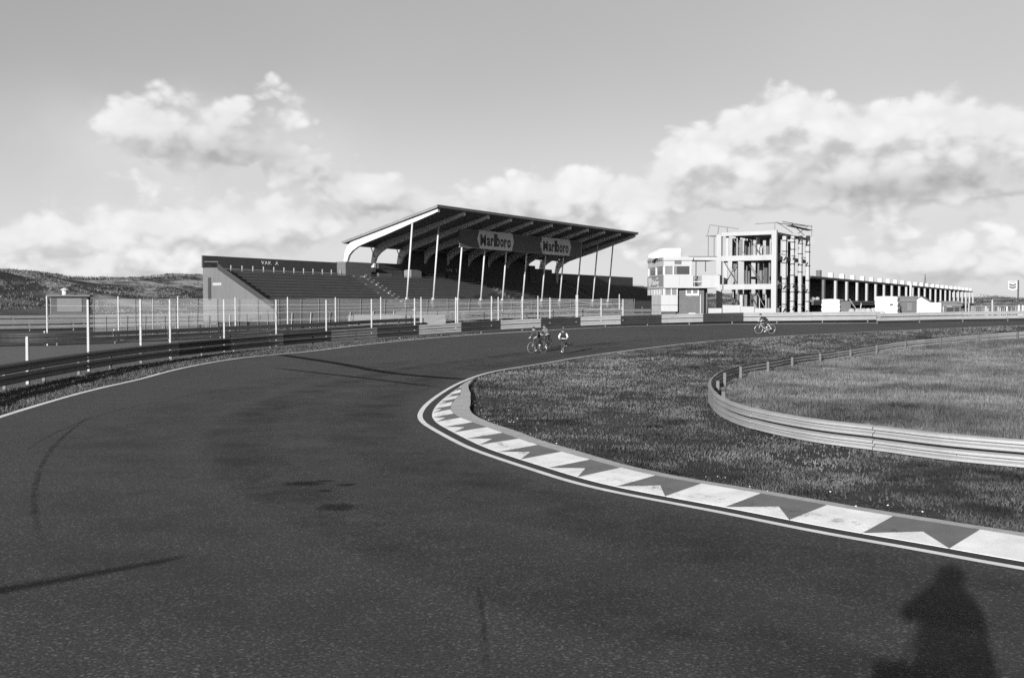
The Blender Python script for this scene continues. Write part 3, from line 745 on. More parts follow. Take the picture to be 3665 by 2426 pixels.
# ------------------------------------------------------------------ post and wire fences
def fence_post(t, px, base, top, m, w=.10):
    g = G(px, base); z0 = tz(*g); p = at(px, top, g[1]); h = p.z - z0
    fr = frame((g[0], g[1], z0), (1, 0), (0, 1)); lean = .0
    b = MB(fr); i = []
    for (hw, z, dx) in ((w / 2, -.3, 0), (w / 2 * .85, h - .04, lean * h), (w / 2 * .6, h, lean * h)):
        i.append([b.pt(x * hw + dx, y * hw, z) for (x, y) in ((-1, -1), (1, -1), (1, 1), (-1, 1))])
    b.face(i[0][::-1]); b.face(i[2])
    for a_, c_ in zip(i, i[1:]):
        for k in range(4): b.face((a_[k], a_[(k + 1) % 4], c_[(k + 1) % 4], c_[k]))
    b.build('post', m, t)
    return Vector((g[0], g[1], z0)), h
def base1(px): return float(np.interp(px, [p[0] for p in R1_PX], [p[1] for p in R1_PX]))
FA = [(318, 1072), (505, 1071), (610, 1071), (803, 1072), (989, 1072), (1168, 1073), (1330, 1070), (1484, 1067), (1631, 1064), (1759, 1060), (1869, 1060), (1968, 1065), (2062, 1056), (2151, 1068), (2229, 1070)]
fa = thing('post_and_wire_fence', 'row of tall white posts with wires close behind the black guard rail', 'fence', tuple(list(G(318, base1(318) - 9)) + [tz(*G(318, base1(318) - 9))]))
def wires(t, P, fracs, r=.009):
    for (a, ha), (b_, hb) in zip(P, P[1:]):
        for fz in fracs:
            m_ = (a + b_) / 2 + Vector((0, 0, (ha + hb) / 2 * fz - .03))
            MB().tube([a + Vector((0, 0, ha * fz)), m_, b_ + Vector((0, 0, hb * fz))], r, 4).build('wire', M_wire, t)
PA = [fence_post(fa, px, base1(px) - 9 - max(0, (px - 1000) / 400), top, M_post, .105) for px, top in FA]
fence_post(fa, 100, base1(100) - 6, 1204, M_post, .11)
wires(fa, PA, (.34, .58, .8))
FB = [(170, 1237, 1058), (425, 1227, 1060), (638, 1217, 1061), (843, 1207, 1064), (1030, 1199, 1063), (1201, 1191, 1064), (1363, 1180, 1063), (1507, 1172, 1063), (1638, 1164, 1063), (1783, 1157, 1062), (1925, 1150, 1059), (2067, 1144, 1055), (2216, 1139, 1053)]
g0 = G(170, 1237)
fb = thing('post_and_wire_fence', 'second row of tall white posts with wires, standing over the shaded guard rail', 'fence', (g0[0], g0[1], tz(*g0)))
PB = [fence_post(fb, px, bs, tp, M_post, .10) for px, bs, tp in FB]
wires(fb, PB, (.06, .22, .40, .60, .80))
for (px, bs, tp) in [(160, 1237, 1184), (409, 1227, 1177), (630, 1217, 1168), (754, 1207, 1160), (825, 1207, 1165), (1020, 1199, 1160)]:
    fence_post(fb, px, bs - 1, tp, M_postdim if px > 500 else M_post, .10)
# wire mesh fence in front of the stand
def mesh_mat():
    m = bpy.data.materials.new('wire_mesh'); m.use_nodes = True; t = m.node_tree; t.nodes.clear()
    d = nd(t, 'ShaderNodeBsdfDiffuse'); d.inputs[0].default_value = (.32, .32, .32, 1); tr = nd(t, 'ShaderNodeBsdfTransparent'); mx = nd(t, 'ShaderNodeMixShader'); o = nd(t, 'ShaderNodeOutputMaterial')
    mx.inputs[0].default_value = .18; t.links.new(tr.outputs[0], mx.inputs[1]); t.links.new(d.outputs[0], mx.inputs[2]); t.links.new(mx.outputs[0], o.inputs[0]); return m
M_mesh = mesh_mat()
FCX = [(330, 1135), (560, 1133), (770, 1130), (1000, 1128), (1300, 1125), (1600, 1123), (1900, 1121), (2150, 1119), (2312, 1118)]
def fc_base(px): return float(np.interp(px, [p[0] for p in FCX], [p[1] for p in FCX]))
def fc_depth(px): return float(np.interp(px, [330, 770, 1600, 2312], [82, 84, 97, 110]))
p0 = at(330, 1135, fc_depth(330))
fc = thing('wire_mesh_fence', 'low wire mesh fence on many thin leaning posts below the grandstand seats', 'fence', (p0.x, p0.y, tz(p0.x, p0.y)))
rf = random.Random(5); px = 335.0; prev = None; tall = 0
while px < 2312:
    Yd = fc_depth(px); q = at(px, 1100, Yd); z0 = tz(q.x, q.y); top = at(px, 1069 + rf.uniform(-1, 2), Yd).z
    tallp = (tall % 2 == 0); hh = (top - z0) if tallp else (top - z0) * .55
    lx = rf.uniform(-.02, .16) if rf.random() < .7 else 0
    MB().tube([(q.x, q.y, z0 - .2), (q.x + lx * .6, q.y, z0 + hh * .6), (q.x + lx * 1.0, q.y, z0 + hh)], .035 if tallp else .04, 6).build('post', M_postdim if rf.random() < .8 else M_post, fc)
    if tallp:
        if prev is not None:
            a_, b_ = prev, (q.x, q.y, z0, top)
            mb = MB(); i0 = mb.pt(a_[0], a_[1] + .05, a_[2]); i1 = mb.pt(b_[0], b_[1] + .05, b_[2]); i2 = mb.pt(b_[0], b_[1] + .05, b_[3]); i3 = mb.pt(a_[0], a_[1] + .05, a_[3]); mb.face((i0, i1, i2, i3))
            mb.build('wire_mesh', M_mesh, fc, fix=False)
        prev = (q.x, q.y, z0, top)
    tall += 1; px += rf.uniform(30, 44)

# low white wall and slabs in front of the stand
def slab(name, label, cat, px0, px1, y0, y1, Yd, m, thick=.5, mats=None):
    a = at(px0, y1, Yd); b_ = at(px1, y0, Yd); zb = tz((a.x + b_.x) / 2, Yd)
    o = MB().box(a.x, b_.x, Yd, Yd + thick, min(a.z, zb) - .05, b_.z).build(name, m); return tag(o, label, cat)
slab('concrete_wall', 'long low pale concrete wall below the middle of the stand', 'wall', 1245, 1470, 1128, 1145, 92, M_wallgrey)
slab('concrete_wall', 'second shorter low concrete wall right of the long one', 'wall', 1475, 1595, 1127, 1136, 95, M_wallgrey)

# ------------------------------------------------------------------ the grandstand
SU = np.array((.551, .8345)); SV = np.array((-.8345, .551)); SP0 = np.array((-7.55, 102.6)); BAY = 4.5
GZ = 1.95
def S(u, w, z): return (SP0[0] + SU[0] * u + SV[0] * w, SP0[1] + SU[1] * u + SV[1] * w, z)
stand = thing('grandstand', 'long grandstand with sloping cantilever roof, bench rows and brick stair heads', 'grandstand', S(25, 3.5, GZ))
U0, U1 = -19.3, 70.0
NR_, W_A, Z_A, RUN, RISE = 13, 3.7, 2.75, .575, .30
# concrete terrace steps, one solid per block of seats
blocks = [(-19.05, -1.4), (.9, 21.5), (23.1, 44.3), (45.9, 70.0)]
aisles = [(-1.4, .9), (21.5, 23.1), (44.3, 45.9)]
def terrace(u0, u1, zoff, m, name):
    pts = [(u0, W_A, GZ - .3)]
    for i in range(NR_):
        z = Z_A + i * RISE - zoff; pts += [(u0, W_A + i * RUN, z), (u0, W_A + (i + 1) * RUN, z)]
    wl = W_A + NR_ * RUN; pts += [(u0, 12.85, Z_A + NR_ * RISE - .3 - zoff), (u0, 12.85, GZ - .3)]
    pts = [p for k, p in enumerate(pts) if k == 0 or p != pts[k - 1]]
    return MB(S).prism(pts, (u1 - u0, 0, 0)).build(name, m, stand)
for (a, b_) in blocks:
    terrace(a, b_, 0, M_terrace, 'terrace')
    for i in range(NR_):
        w = W_A + i * RUN; z = Z_A + i * RISE
        mb = MB(S).box(a + .08, b_ - .08, w + .04, w + .34, z + .10, z + .15)
        bo = mb.build('bench', M_timber, stand)
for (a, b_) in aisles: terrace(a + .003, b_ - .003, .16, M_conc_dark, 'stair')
# light step edges in the first aisle
for i in range(NR_):
    w = W_A + i * RUN; z = Z_A + i * RISE
    for (ua, ub) in ((-1.35, -1.05), (.55, .85)): MB(S).box(ua, ub, w, w + .10, z - .155, z - .02).build('step_edge', M_conc_dark if i % 3 else M_concrete, stand)
# white end wall with its slit window
ew = MB(S).prism([(U0, 3.4, GZ - .3), (U0, 3.4, 2.9), (U0, 10.98, 6.6), (U0, 13.0, 6.64), (U0, 13.0, GZ - .3)], (.245, 0, 0)).build('end_wall', M_endwall, stand)
MB(S).box(U0 - .04, U0 - .004, 11.85, 12.25, 3.6, 5.7).build('slit_window', M_black, ew)
MB(S).box(U0 - .04, U0 - .004, 10.4, 11.6, 4.95, 5.2).build('plate', mat('plate', .2, .7), ew)
MB(S).prism([(U0 - .06, 3.5, 2.75), (U0 - .06, 3.5, 3.25), (U0 - .06, 10.9, 6.98), (U0 - .06, 10.9, 6.45)], (.05, 0, 0)).build('side_board', M_black, ew)
MB(S).tube([(U0 + .1, 11.0, 6.6), (U0 + .1, 11.0, 7.15), (U0 + .1, 12.9, 7.2)], .04, 6).build('handrail', M_postdim, ew)
# rear walls
rw1 = MB(S).box(U0 - .1, -1.4, 12.86, 13.05, 6.64, 7.78).build('rear_wall', M_dark, stand)
MB(S).box(U0 + .25, -1.4, 12.80, 12.855, GZ - .3, 6.62).build('rear_wall', M_conc_dark, stand)
def letters(word, u, w, z, size, xs, m, parent, bold=.0):
    for c in word:
        if c == ' ': u += size * xs * .38; continue
        me = text_mesh(c, size, xs, bold, .012); x1 = max(v.co.x for v in me.vertices)
        place_text('letter', me, S(u, w, z), (SU[0], SU[1], 0), (0, 0, 1), m, parent); u += x1 + size * xs * .10
M_letter = mat('faded_lettering', .42, .8, .3, 5)
letters('VAK  A', -12.2, 12.84, 7.2, .50, 1.25, M_letter, rw1)
for k in range(13):
    MB(S).box(-18.0 + k * 1.37, -17.92 + k * 1.37, 12.2, 12.28, 6.3, 6.95).build('rail_stub', M_post, stand)
hd = MB(S).box(-1.38, 2.75, 11.6, 13.05, 5.9, 7.85).build('stair_head', M_brick, stand)
MB(S).box(2.76, 3.9, 11.9, 12.9, 5.9, 6.9).build('doorway', M_black, hd)
MB(S).box(3.95, 6.2, 11.5, 11.9, 5.8, 6.75).build('parapet', M_conc_dark, stand)
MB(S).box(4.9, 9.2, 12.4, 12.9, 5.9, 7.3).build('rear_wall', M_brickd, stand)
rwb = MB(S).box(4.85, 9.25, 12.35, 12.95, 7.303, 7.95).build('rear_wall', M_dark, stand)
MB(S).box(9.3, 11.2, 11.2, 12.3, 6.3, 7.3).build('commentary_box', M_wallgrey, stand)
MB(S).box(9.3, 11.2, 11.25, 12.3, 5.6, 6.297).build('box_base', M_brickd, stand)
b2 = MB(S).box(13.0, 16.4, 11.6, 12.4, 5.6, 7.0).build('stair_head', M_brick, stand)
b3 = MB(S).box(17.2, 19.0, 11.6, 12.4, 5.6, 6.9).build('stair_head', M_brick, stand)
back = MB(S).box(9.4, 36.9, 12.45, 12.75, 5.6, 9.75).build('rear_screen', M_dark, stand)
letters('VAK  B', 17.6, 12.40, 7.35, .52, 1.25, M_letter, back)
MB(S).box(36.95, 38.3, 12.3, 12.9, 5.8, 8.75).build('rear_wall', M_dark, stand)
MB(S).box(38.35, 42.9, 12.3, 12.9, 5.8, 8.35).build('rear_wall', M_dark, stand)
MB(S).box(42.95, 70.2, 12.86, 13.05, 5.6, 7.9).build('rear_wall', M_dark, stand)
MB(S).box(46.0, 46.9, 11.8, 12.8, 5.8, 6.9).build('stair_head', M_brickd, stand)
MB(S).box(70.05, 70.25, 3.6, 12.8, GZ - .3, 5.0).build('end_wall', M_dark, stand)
# far lower block of the stand
MB(S).prism([(70.3, 3.7, GZ - .3), (70.3, 3.7, 2.8), (70.3, 12.5, 6.4), (70.3, 12.5, GZ - .3)], (14, 0, 0)).build('terrace', M_brickd, stand)
# roof
ZR0, ZR1, WR = 13.15, 10.0, 12.75
def roof_z(w): return ZR0 + (ZR1 - ZR0) * w / WR
roof = MB(S).prism([(-.55, -.25, roof_z(-.25) - .10), (-.55, WR + .1, roof_z(WR + .1) - .10), (-.55, WR + .1, roof_z(WR + .1) + .06), (-.55, -.25, roof_z(-.25) + .06)], (46.0, 0, 0)).build('roof', [M_soffit], stand)
MB(S).prism([(-.62, -.35, roof_z(-.35) + .065), (-.62, WR + .2, roof_z(WR + .2) + .065), (-.62, WR + .2, roof_z(WR + .2) + .16), (-.62, -.35, roof_z(-.35) + .16)], (46.14, 0, 0)).build('roof_sheet', M_roof, roof)
MB(S).box(-.55, 45.45, -.31, -.253, roof_z(0) - .02, roof_z(0) + .10).build('fascia', M_postdim, roof)
for k in range(1, 12):      # soffit board joints, real battens
    w = k * 1.06; MB(S).box(-.5, 45.4, w - .03, w + .03, roof_z(w) - .135, roof_z(w) - .103).build('batten', M_soffit, roof)
M_rib = mat('rib_white_paint', .324, .7, .12, .7)
def rib(u):
    hw = .17
    up = [(0.0, -.11), (3.5, -.11), (7.0, -.11), (10.0, -.11), (11.3, -.11)]
    top = [(w, roof_z(w) + d) for w, d in up] + [(12.05, roof_z(12.05) - .22), (12.55, 9.55), (12.85, 8.9), (13.0, 8.1), (13.05, 7.2), (13.05, 5.6)]
    bot = [(12.62, 5.6), (12.60, 7.2), (12.52, 8.0), (12.25, 8.62), (11.7, 9.1), (10.8, roof_z(10.8) - .92), (9.6, roof_z(9.6) - .86), (7.0, roof_z(7) - .80), (3.5, roof_z(3.5) - .62), (.25, roof_z(.25) - .46), (0.0, roof_z(0) - .36)]
    pts = [(u - hw, w, z) for w, z in top + bot]
    return MB(S).prism(pts, (2 * hw, 0, 0)).build('rib', M_rib if u == 0 else M_rib_shade, stand)
for i in range(11):
    u = i * BAY; rb = rib(u)
    MB(S).box(u - .175, u + .175, -.03, .12, roof_z(0) - .46, roof_z(0) - .12).build('rib_end', M_white, rb)  # white cap paints the sunlit look of the rib tip
    # leaning front pole on its foot
    pl = MB(S).tube([(u, 4.2, 3.95), (u, 3.45, roof_z(3.45) - .62)], .095, 10).build('front_pole', M_white, stand, smooth=True)
    MB(S).box(u - .13, u + .13, 4.08, 4.34, 3.72, 3.95).build('foot', M_post, pl); MB(S).box(u - .12, u + .12, 4.1, 4.5, 2.9, 3.715).build('pedestal', M_terrace, pl)
    if i < 10:
        # tie beam at the back and its little struts
        MB(S).box(u + .18, u + BAY - .18, 12.1, 12.3, 9.62, 9.82).build('tie_beam', M_soffit, rb)
    if i in (1, 2, 8, 9, 10):
        MB(S).tube([(u - .17, 12.5, 8.6), (u - 1.1, 12.2, 9.65)], .05, 6).build('strut', M_soffit, rb)

# advert board slung between the poles
AB = thing('advert_board', 'long dark board with two pale six-sided cigarette signs under the stand roof', 'advert board', S(20, 3.3, 9.6))
UB0, UB1 = 8.1, 35.4
def zt(u): return 11.62
bd = MB(S).box(UB0, UB1, 3.22, 3.36, 9.68, 11.60).build('panel', M_hoard, AB)
M_edge = mat('board_edge', .16, .7)
MB(S).box(UB0 - .02, UB1 + .02, 3.19, 3.39, 9.60, 9.677).build('edge_strip', M_edge, bd)
MB(S).box(UB0 - .02, UB1 + .02, 3.19, 3.39, 11.603, 11.66).build('edge_strip', M_edge, bd)
def hexsign(ua, ub, zb, z1):
    zm = (zb + z1) / 2 + .05; e = .55
    sg = MB(S).prism([(ua + e, 3.15, zb), (ub - e * .9, 3.15, zb), (ub, 3.15, zm), (ub - e * .6, 3.15, z1), (ua + e * .9, 3.15, z1), (ua, 3.15, zm)], (0, .065, 0)).build('sign_face', M_hoardl, AB)
    word = 'Marlboro'; L = (ub - ua) - 1.2; x = ua + .60
    wid = {'M': 1.55, 'a': .95, 'r': .78, 'l': .50, 'b': 1.0, 'o': 1.0}
    k = L / sum(wid[c] for c in word); hx = (z1 - zb) * .60
    for c in word:
        me = text_mesh(c, 1.0, 1.0, .03, .01); co = np.array([v.co for v in me.vertices]); mn, mx = co.min(0), co.max(0)
        tall = {'M': 1.28, 'l': 1.50, 'b': 1.50}.get(c, 1.0) * (hx / 1.28) * (1.0)
        sxx = wid[c] * k * .84 / (mx[0] - mn[0]); syy = tall / (mx[1] - mn[1])
        me.transform(Matrix.Translation((-mn[0], -mn[1], 0))); me.transform(Matrix.Diagonal((sxx, syy, 1, 1)))
        o = S(x, 3.13, zb + (z1 - zb) * .17)
        place_text('letter', me, o, (SU[0], SU[1], 0), (0, 0, 1), M_black, sg); x += wid[c] * k
hexsign(11.3, 18.9, 9.62, 11.72); hexsign(25.0, 32.6, 9.62, 11.74)

# ------------------------------------------------------------------ kiosk below the dunes
kp = at(185, 1125, 112); kz0 = tz(kp.x, kp.y)
kx = frame((kp.x - .1, kp.y, kz0), (.995, .09), (-.30, .95))
kio = thing('kiosk', 'small flat-roofed kiosk with a shutter and a roof vent below the dunes', 'kiosk', (kp.x, kp.y, kz0))
MB(kx).box(0, 4.0, 0, 3.2, -.4, 2.75).build('wall', mat('kiosk_wall', .035, .8, .3, 2), kio)
MB(kx).box(-.045, -.004, .1, 3.1, -.2, 2.7).build('sunlit_side_panel', M_concrete, kio)  # pale sheet paints the left side sunlit against the dark wall
MB(kx).box(.7, 3.4, -.07, -.004, 1.05, 2.55).build('shutter', mat('shutter', .07, .7, .2, 3), kio)
MB(kx).box(.1, 3.9, -.04, -.003, -.2, .9).build('counter_front', M_dark, kio)
MB(kx).box(-.35, 4.3, -.5, 3.5, 2.753, 2.95).build('roof', M_conc_dark, kio)
vt = MB(kx).tube([(1.4, 1.2, 2.95), (1.4, 1.2, 3.5)], .28, 10).build('vent', M_white, kio)
MB(kx).tube([(1.4, 1.2, 3.5), (1.4, 1.2, 3.66), (1.4, 1.2, 3.75)], .5, 10, r1=.1).build('cowl', M_white, vt)

# ------------------------------------------------------------------ old white control building
OB = frame((17.05, 112.0, 0), (1, 0), (-.128, .99))
def ox(x): return (x - 415) * .00802
def oz(y): return 13.59 - y * .00802
old = thing('control_building', 'white two-storey control building with brick wing beside the concrete frame', 'building', (19.5, 112, GZ))
D = 6.6
# lower storey: brick wing and the white panelled box
bwing = MB(OB).box(ox(612), ox(1005), .6, D, GZ - .4, oz(1066)).build('brick_wing', M_brick, old)
lowbox = MB(OB).box(ox(380), ox(612), 0, 4.0, oz(1390), oz(1158)).build('panelled_box', M_whitewall, old)
MB(OB).box(ox(380) + .003, ox(612) - .003, -.012, -.002, oz(1304), oz(1297)).build('panel_seam', M_postdim, lowbox)
MB(OB).box(ox(380) - .012, ox(380) - .002, .003, 3.95, oz(1304), oz(1297)).build('panel_seam', M_postdim, lowbox)
MB(OB).prism([(ox(385), .15, oz(1392)), (ox(600), .15, oz(1392)), (ox(560), .15, GZ - .3), (ox(385), .15, GZ - .3)], (0, 3.6, 0)).build('base', M_dark, old)
MB(OB).prism([(ox(380), .05, oz(1393)), (ox(380), 3.9, oz(1393)), (ox(380), 3.9, GZ - .2), (ox(380), .05, GZ - .2)], (-.04, 0, 0)).build('white_ramp', M_whitewall, old)
strp = MB(OB).box(ox(390), ox(606), .06, 3.9, oz(1157), oz(1069)).build('window_band', M_glass, old)
for x in (415, 432, 522, 604): MB(OB).box(ox(x) - .05, ox(x) + .05, .0, .055, oz(1157), oz(1069)).build('mullion', M_white, strp)
for k in range(9): MB(OB).box(ox(390) - .06, ox(390) - .005, .25 + k * .68, .45 + k * .68, oz(1157), oz(1075)).build('baluster', M_white, strp)
win = MB(OB).box(ox(745), ox(930), .53, .597, oz(1168), oz(1070)).build('window', M_white, bwing)
for (xa, xb) in ((758, 820), (845, 908)): MB(OB).box(ox(xa), ox(xb), .515, .528, oz(1138), oz(1076)).build('pane', M_glass, win)
MB(OB).box(ox(785), ox(880), .45, .597, GZ - .2, oz(1410)).build('meter_box', M_white, bwing)
MB(OB).tube([(ox(952), .52, GZ - .2), (ox(952), .52, oz(1150))], .05, 6).build('drain_pipe', M_white, bwing)
for k in range(2): MB(OB).box(ox(1008), ox(1012) + .6, 1.5 + k * 2.2, 3.2 + k * 2.2, GZ - .3, oz(1066)).build('pier', M_brick, bwing)
# first floor: long white balcony front
par = MB(OB).box(ox(405), ox(1187), -.35, D, oz(1062), oz(1040)).build('balcony_slab', M_whitewall, old)
for (xa, xb) in ((405, 622), (624, 818), (942, 1187)): MB(OB).box(ox(xa), ox(xb), -.30, -.15, oz(1039.6), oz(885)).build('balcony_panel', M_whitewall, par)
MB(OB).box(ox(940), ox(1187) - .05, -.1, 4.2, oz(1039.5), oz(890)).build('room', M_whitewall, old)
MB(OB).box(ox(620), ox(939), 1.2, 4.2, oz(1039.5), oz(890)).build('room', M_conc_dark, old)
MB(OB).tube([(ox(838), -.3, oz(1040)), (ox(838), -.3, oz(905))], .03, 6).build('rail_post', M_white, par)
MB(OB).box(ox(818), ox(942), -.28, -.2, oz(978), oz(968)).build('handrail', M_white, par)
# left face: dark sign board with lettering
lsign = MB(OB).box(ox(405) - .02, ox(405) + .05, -.14, D, oz(1039.6), oz(890)).build('sign_board', mat('sign_grey', .13, .6), old)
exl = Vector((.128, -.99, 0)).normalized()          # reading direction on the left face
def left_pt(d, z, off=.06): p = OB(ox(405) - .02 - off, d, z); return p
MB(OB).prism([(ox(405) - .06, D - .5, oz(905)), (ox(405) - .06, D - 2.1, oz(905)), (ox(405) - .06, D - 1.5, oz(1035)), (ox(405) - .06, D - .8, oz(1035))], (-.02, 0, 0)).build('white_stripe', M_white, lsign)
dpos = D - 2.0
for c, wd in zip('Kleber', (.66, .30, .60, .62, .60, .44)):
    kl = text_mesh(c, .80, 1.0, .03, .01); co = np.array([v.co for v in kl.vertices]); mn_ = co.min(0); mx_ = co.max(0)
    kl.transform(Matrix.Translation((-mn_[0], 0, 0))); kl.transform(Matrix.Diagonal((wd * .9 / (mx_[0] - mn_[0]), 1, 1, 1)))
    place_text('letter', kl, left_pt(dpos, oz(1010), .05), exl, (0, 0, 1), M_white, lsign); dpos -= wd
MB(OB).box(ox(405) - .07, ox(405) - .03, 1.7, 2.4, oz(1045), oz(1028)).build('mark', M_white, lsign)
MB(OB).prism([(ox(405) - .06, 2.6, oz(935)), (ox(405) - .06, 1.7, oz(935)), (ox(405) - .06, 2.15, oz(898))], (-.02, 0, 0)).build('mark', M_white, lsign)
# upper room with windows all round
up0 = MB(OB).box(ox(410), ox(800), -.02, D, oz(884.5), oz(872)).build('sill', M_whitewall, old)
fas = MB(OB).box(ox(410), ox(805), -.06, D, oz(757), oz(676)).build('upper_fascia', M_whitewall, old)
MB(OB).box(ox(563), ox(658), -.10, -.062, oz(730), oz(681)).build('vent', M_conc_dark, fas)
wi = MB(OB).box(ox(425), ox(785), .08, D - .1, oz(871.5), oz(757.5)).build('glazing', M_glass, old)
MB(OB).box(ox(600), ox(770), .02, .075, oz(871), oz(758)).build('pane', M_glassd, wi)
for x in (424, 548, 786): MB(OB).box(ox(x) - .07, ox(x) + .07, -.03, .019, oz(872), oz(757)).build('mullion', M_white, wi)
for d in (.1, 3.2, 6.4): MB(OB).box(ox(412) - .02, ox(424), d, d + .16, oz(872), oz(757)).build('mullion', M_white, wi)
rf_ = MB(OB).box(ox(400), ox(812), -.25, D + .2, oz(675.5), oz(630)).build('roof', M_whitewall, old)
for k in range(9): MB(OB).box(ox(400) - .05, ox(400) - .004, .3 + k * .66, .62 + k * .66 + .12 * (k % 3), oz(672), oz(640) + .06 * (k % 2)).build('faded_letter', M_postdim, rf_)
can = MB(OB).box(ox(813), ox(1168), .2, 3.4, oz(672), oz(632)).build('canopy', M_whitewall, old)
MB(OB).box(ox(770), ox(1168), .1, .19, oz(627), oz(618)).build('canopy_edge', M_dark, can)
for x in (885, 1018): MB(OB).tube([(ox(x), .5, oz(905) if x < 1000 else oz(830)), (ox(x), .5, oz(673))], .06, 6).build('canopy_post', M_dark, can)
# tilted white billboard on its roof
bb = thing('billboard', 'white billboard with diagonal stripes on the roof of the control building', 'billboard', OB(1, 2, oz(630)))
bf = MB(OB).prism([(ox(252), 1.6, oz(632)), (ox(705), 1.6, oz(632)), (ox(705), 1.6, oz(497)), (ox(440), 1.6, oz(497)), (ox(252), 1.6, oz(590))], (0, .12, 0)).build('face', M_hut, bb)
M_str = mat('stripe_grey', .3, .7)
MB(OB).prism([(ox(250), 1.5, oz(598)), (ox(250), 1.5, oz(583)), (ox(425), 1.5, oz(497)), (ox(448), 1.5, oz(497))], (0, .09, 0)).build('stripe', M_str, bf)
MB(OB).prism([(ox(560), 1.5, oz(630)), (ox(590), 1.5, oz(630)), (ox(704), 1.5, oz(568)), (ox(704), 1.5, oz(545))], (0, .09, 0)).build('stripe', M_str, bf)
MB(OB).prism([(ox(620), 1.5, oz(630)), (ox(645), 1.5, oz(630)), (ox(704), 1.5, oz(598)), (ox(704), 1.5, oz(582))], (0, .09, 0)).build('stripe', M_str, bf)
for x in (300, 480, 660): MB(OB).tube([(ox(x), 1.75, oz(632)), (ox(x), 3.0, oz(632)), ], .05, 5).build('stay', M_dark, bb)

# ------------------------------------------------------------------ concrete frame under construction
KX, KY = 31.0, 118.0
TF = frame((KX, KY, 0), (-.848, .53), (.53, .848))        # x: along the front to the left, y: along the side away from us
tow = thing('concrete_frame', 'three-storey bare concrete frame under construction with props and scaffold', 'building frame', (KX, KY, GZ))
LV = [(5.05, 5.68), (8.50, 9.13), (11.52, 11.96)]
TL, TW = 13.6, 6.8
for k, (a, b_) in enumerate(LV):
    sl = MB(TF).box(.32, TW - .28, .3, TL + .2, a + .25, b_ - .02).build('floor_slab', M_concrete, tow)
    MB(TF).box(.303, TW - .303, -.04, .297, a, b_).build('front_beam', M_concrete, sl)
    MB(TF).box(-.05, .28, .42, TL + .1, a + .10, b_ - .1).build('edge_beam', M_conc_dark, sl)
MB(TF).box(-.30, .30, -.10, .40, GZ - .4, 12.02).build('column', M_concrete, tow)
MB(TF).box(TW - .30, TW + .30, -.08, .40, GZ - .4, 11.75).build('column', M_concrete, tow)
for k, t_ in enumerate((3.5, 6.85, 10.2, 13.6)):
    cl_ = MB(TF).box(-.42, .02, t_ - .26, t_ + .26, GZ - .4, 11.5 + .22 * k).build('column', M_concrete, tow)
    for z in (3.2 + .4 * (k % 2), 4.75, 6.3 + .5 * (k % 3), 8.2, 9.6 + .4 * (k % 2), 10.9):
        MB(TF).box(-.46, .06, t_ - .30, t_ + .30, z, z + .13).build('clamp', M_dark, cl_)
for t_ in (4.5, 9.0, TL):
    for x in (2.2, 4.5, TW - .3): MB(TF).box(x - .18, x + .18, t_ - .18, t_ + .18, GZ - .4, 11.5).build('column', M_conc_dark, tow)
rp = random.Random(11)
for (z0, z1) in ((GZ, 5.05), (5.68, 8.5), (9.13, 11.52)):
    for k in range(13):
        x = rp.uniform(.7, TW - .6); y = rp.uniform(.6, 4.2); hh = z1 + .2 - (0 if rp.random() < .75 else rp.uniform(.5, 1.6))
        wth = rp.choice((.05, .05, .07, .17, .24))
        MB(TF).box(x - wth, x + wth, y - .05, y + .05, z0 - .1, hh).build('prop', rp.choice((M_concrete, M_wood, M_postdim, M_dark)), tow)
    for k in range(2):
        x = rp.uniform(.8, TW - 2.2); MB(TF).tube([(x, .9, z0), (x + 1.5, .9, z1 - .4)], .045, 5).build('brace', rp.choice((M_dark, M_wood)), tow)
MB(TF).tube([(TW - .6, .5, 5.7), (TW - 2.2, .5, 8.4)], .06, 5).build('brace', M_dark, tow)
MB(TF).tube([(TW - 2.2, .5, 5.7), (TW - .5, .5, 8.4)], .06, 5).build('brace', M_dark, tow)
for z in (5.72, 9.17, 2.95):          # scaffold planks on the side
    for k in range(3): MB(TF).box(-.66, -.48, .6 + k * 4.4, 2.4 + k * 4.4, z, z + .07).build('scaffold_plank', M_wood, tow)
# loose rails and planks on the top deck
tops = [((TW + 1.6, .2, 11.6), (TW + 1.3, .2, 13.0)), ((TW + 1.3, .2, 13.0), (TW - 2.4, .1, 12.35)), ((TW + 1.8, .2, 11.65), (TW - .4, .2, 11.62)), ((TW + .3, .2, 11.7), (TW + .1, .2, 12.8)), ((TW - 1.0, .2, 12.0), (TW - .9, .2, 12.6)),
        ((TW - 3.5, 3, 13.1), (TW - 6.2, 3, 13.15)), ((0, 1.0, 12.9), (-.3, 12, 13.3)), ((-1.0, 4, 11.9), (.2, 1.6, 13.1)), ((-1.0, 9, 11.9), (-.2, 6, 13.3)), ((-1.1, 12, 11.9), (-1.1, 12, 13.4)), ((0.1, .5, 12.0), (0.1, .5, 13.0)), ((-1.1, 12, 13.2), (0, 3, 13.25)), ((-.8, 7, 12.0), (-1.1, 10.5, 13.2))]
for a, b_ in tops: MB(TF).tube([a, b_], .05, 5).build('scaffold_pole', rp.choice((M_postdim, M_wood)), tow)
MB(TF).box(-1.1, -.4, 3.0, 12.5, 12.72, 12.80).build('scaffold_plank', M_wood, tow)
MB(TF).box(TW - .9, TW + 1.5, .3, 1.3, 11.62, 11.70).build('scaffold_plank', M_wood, tow)
for (x, z1) in ((TW + .75, 11.6), (TW + 1.5, 11.6)): MB(TF).tube([(x, .3, 9.1), (x, .3, z1)], .05, 5).build('scaffold_pole', M_postdim, tow)
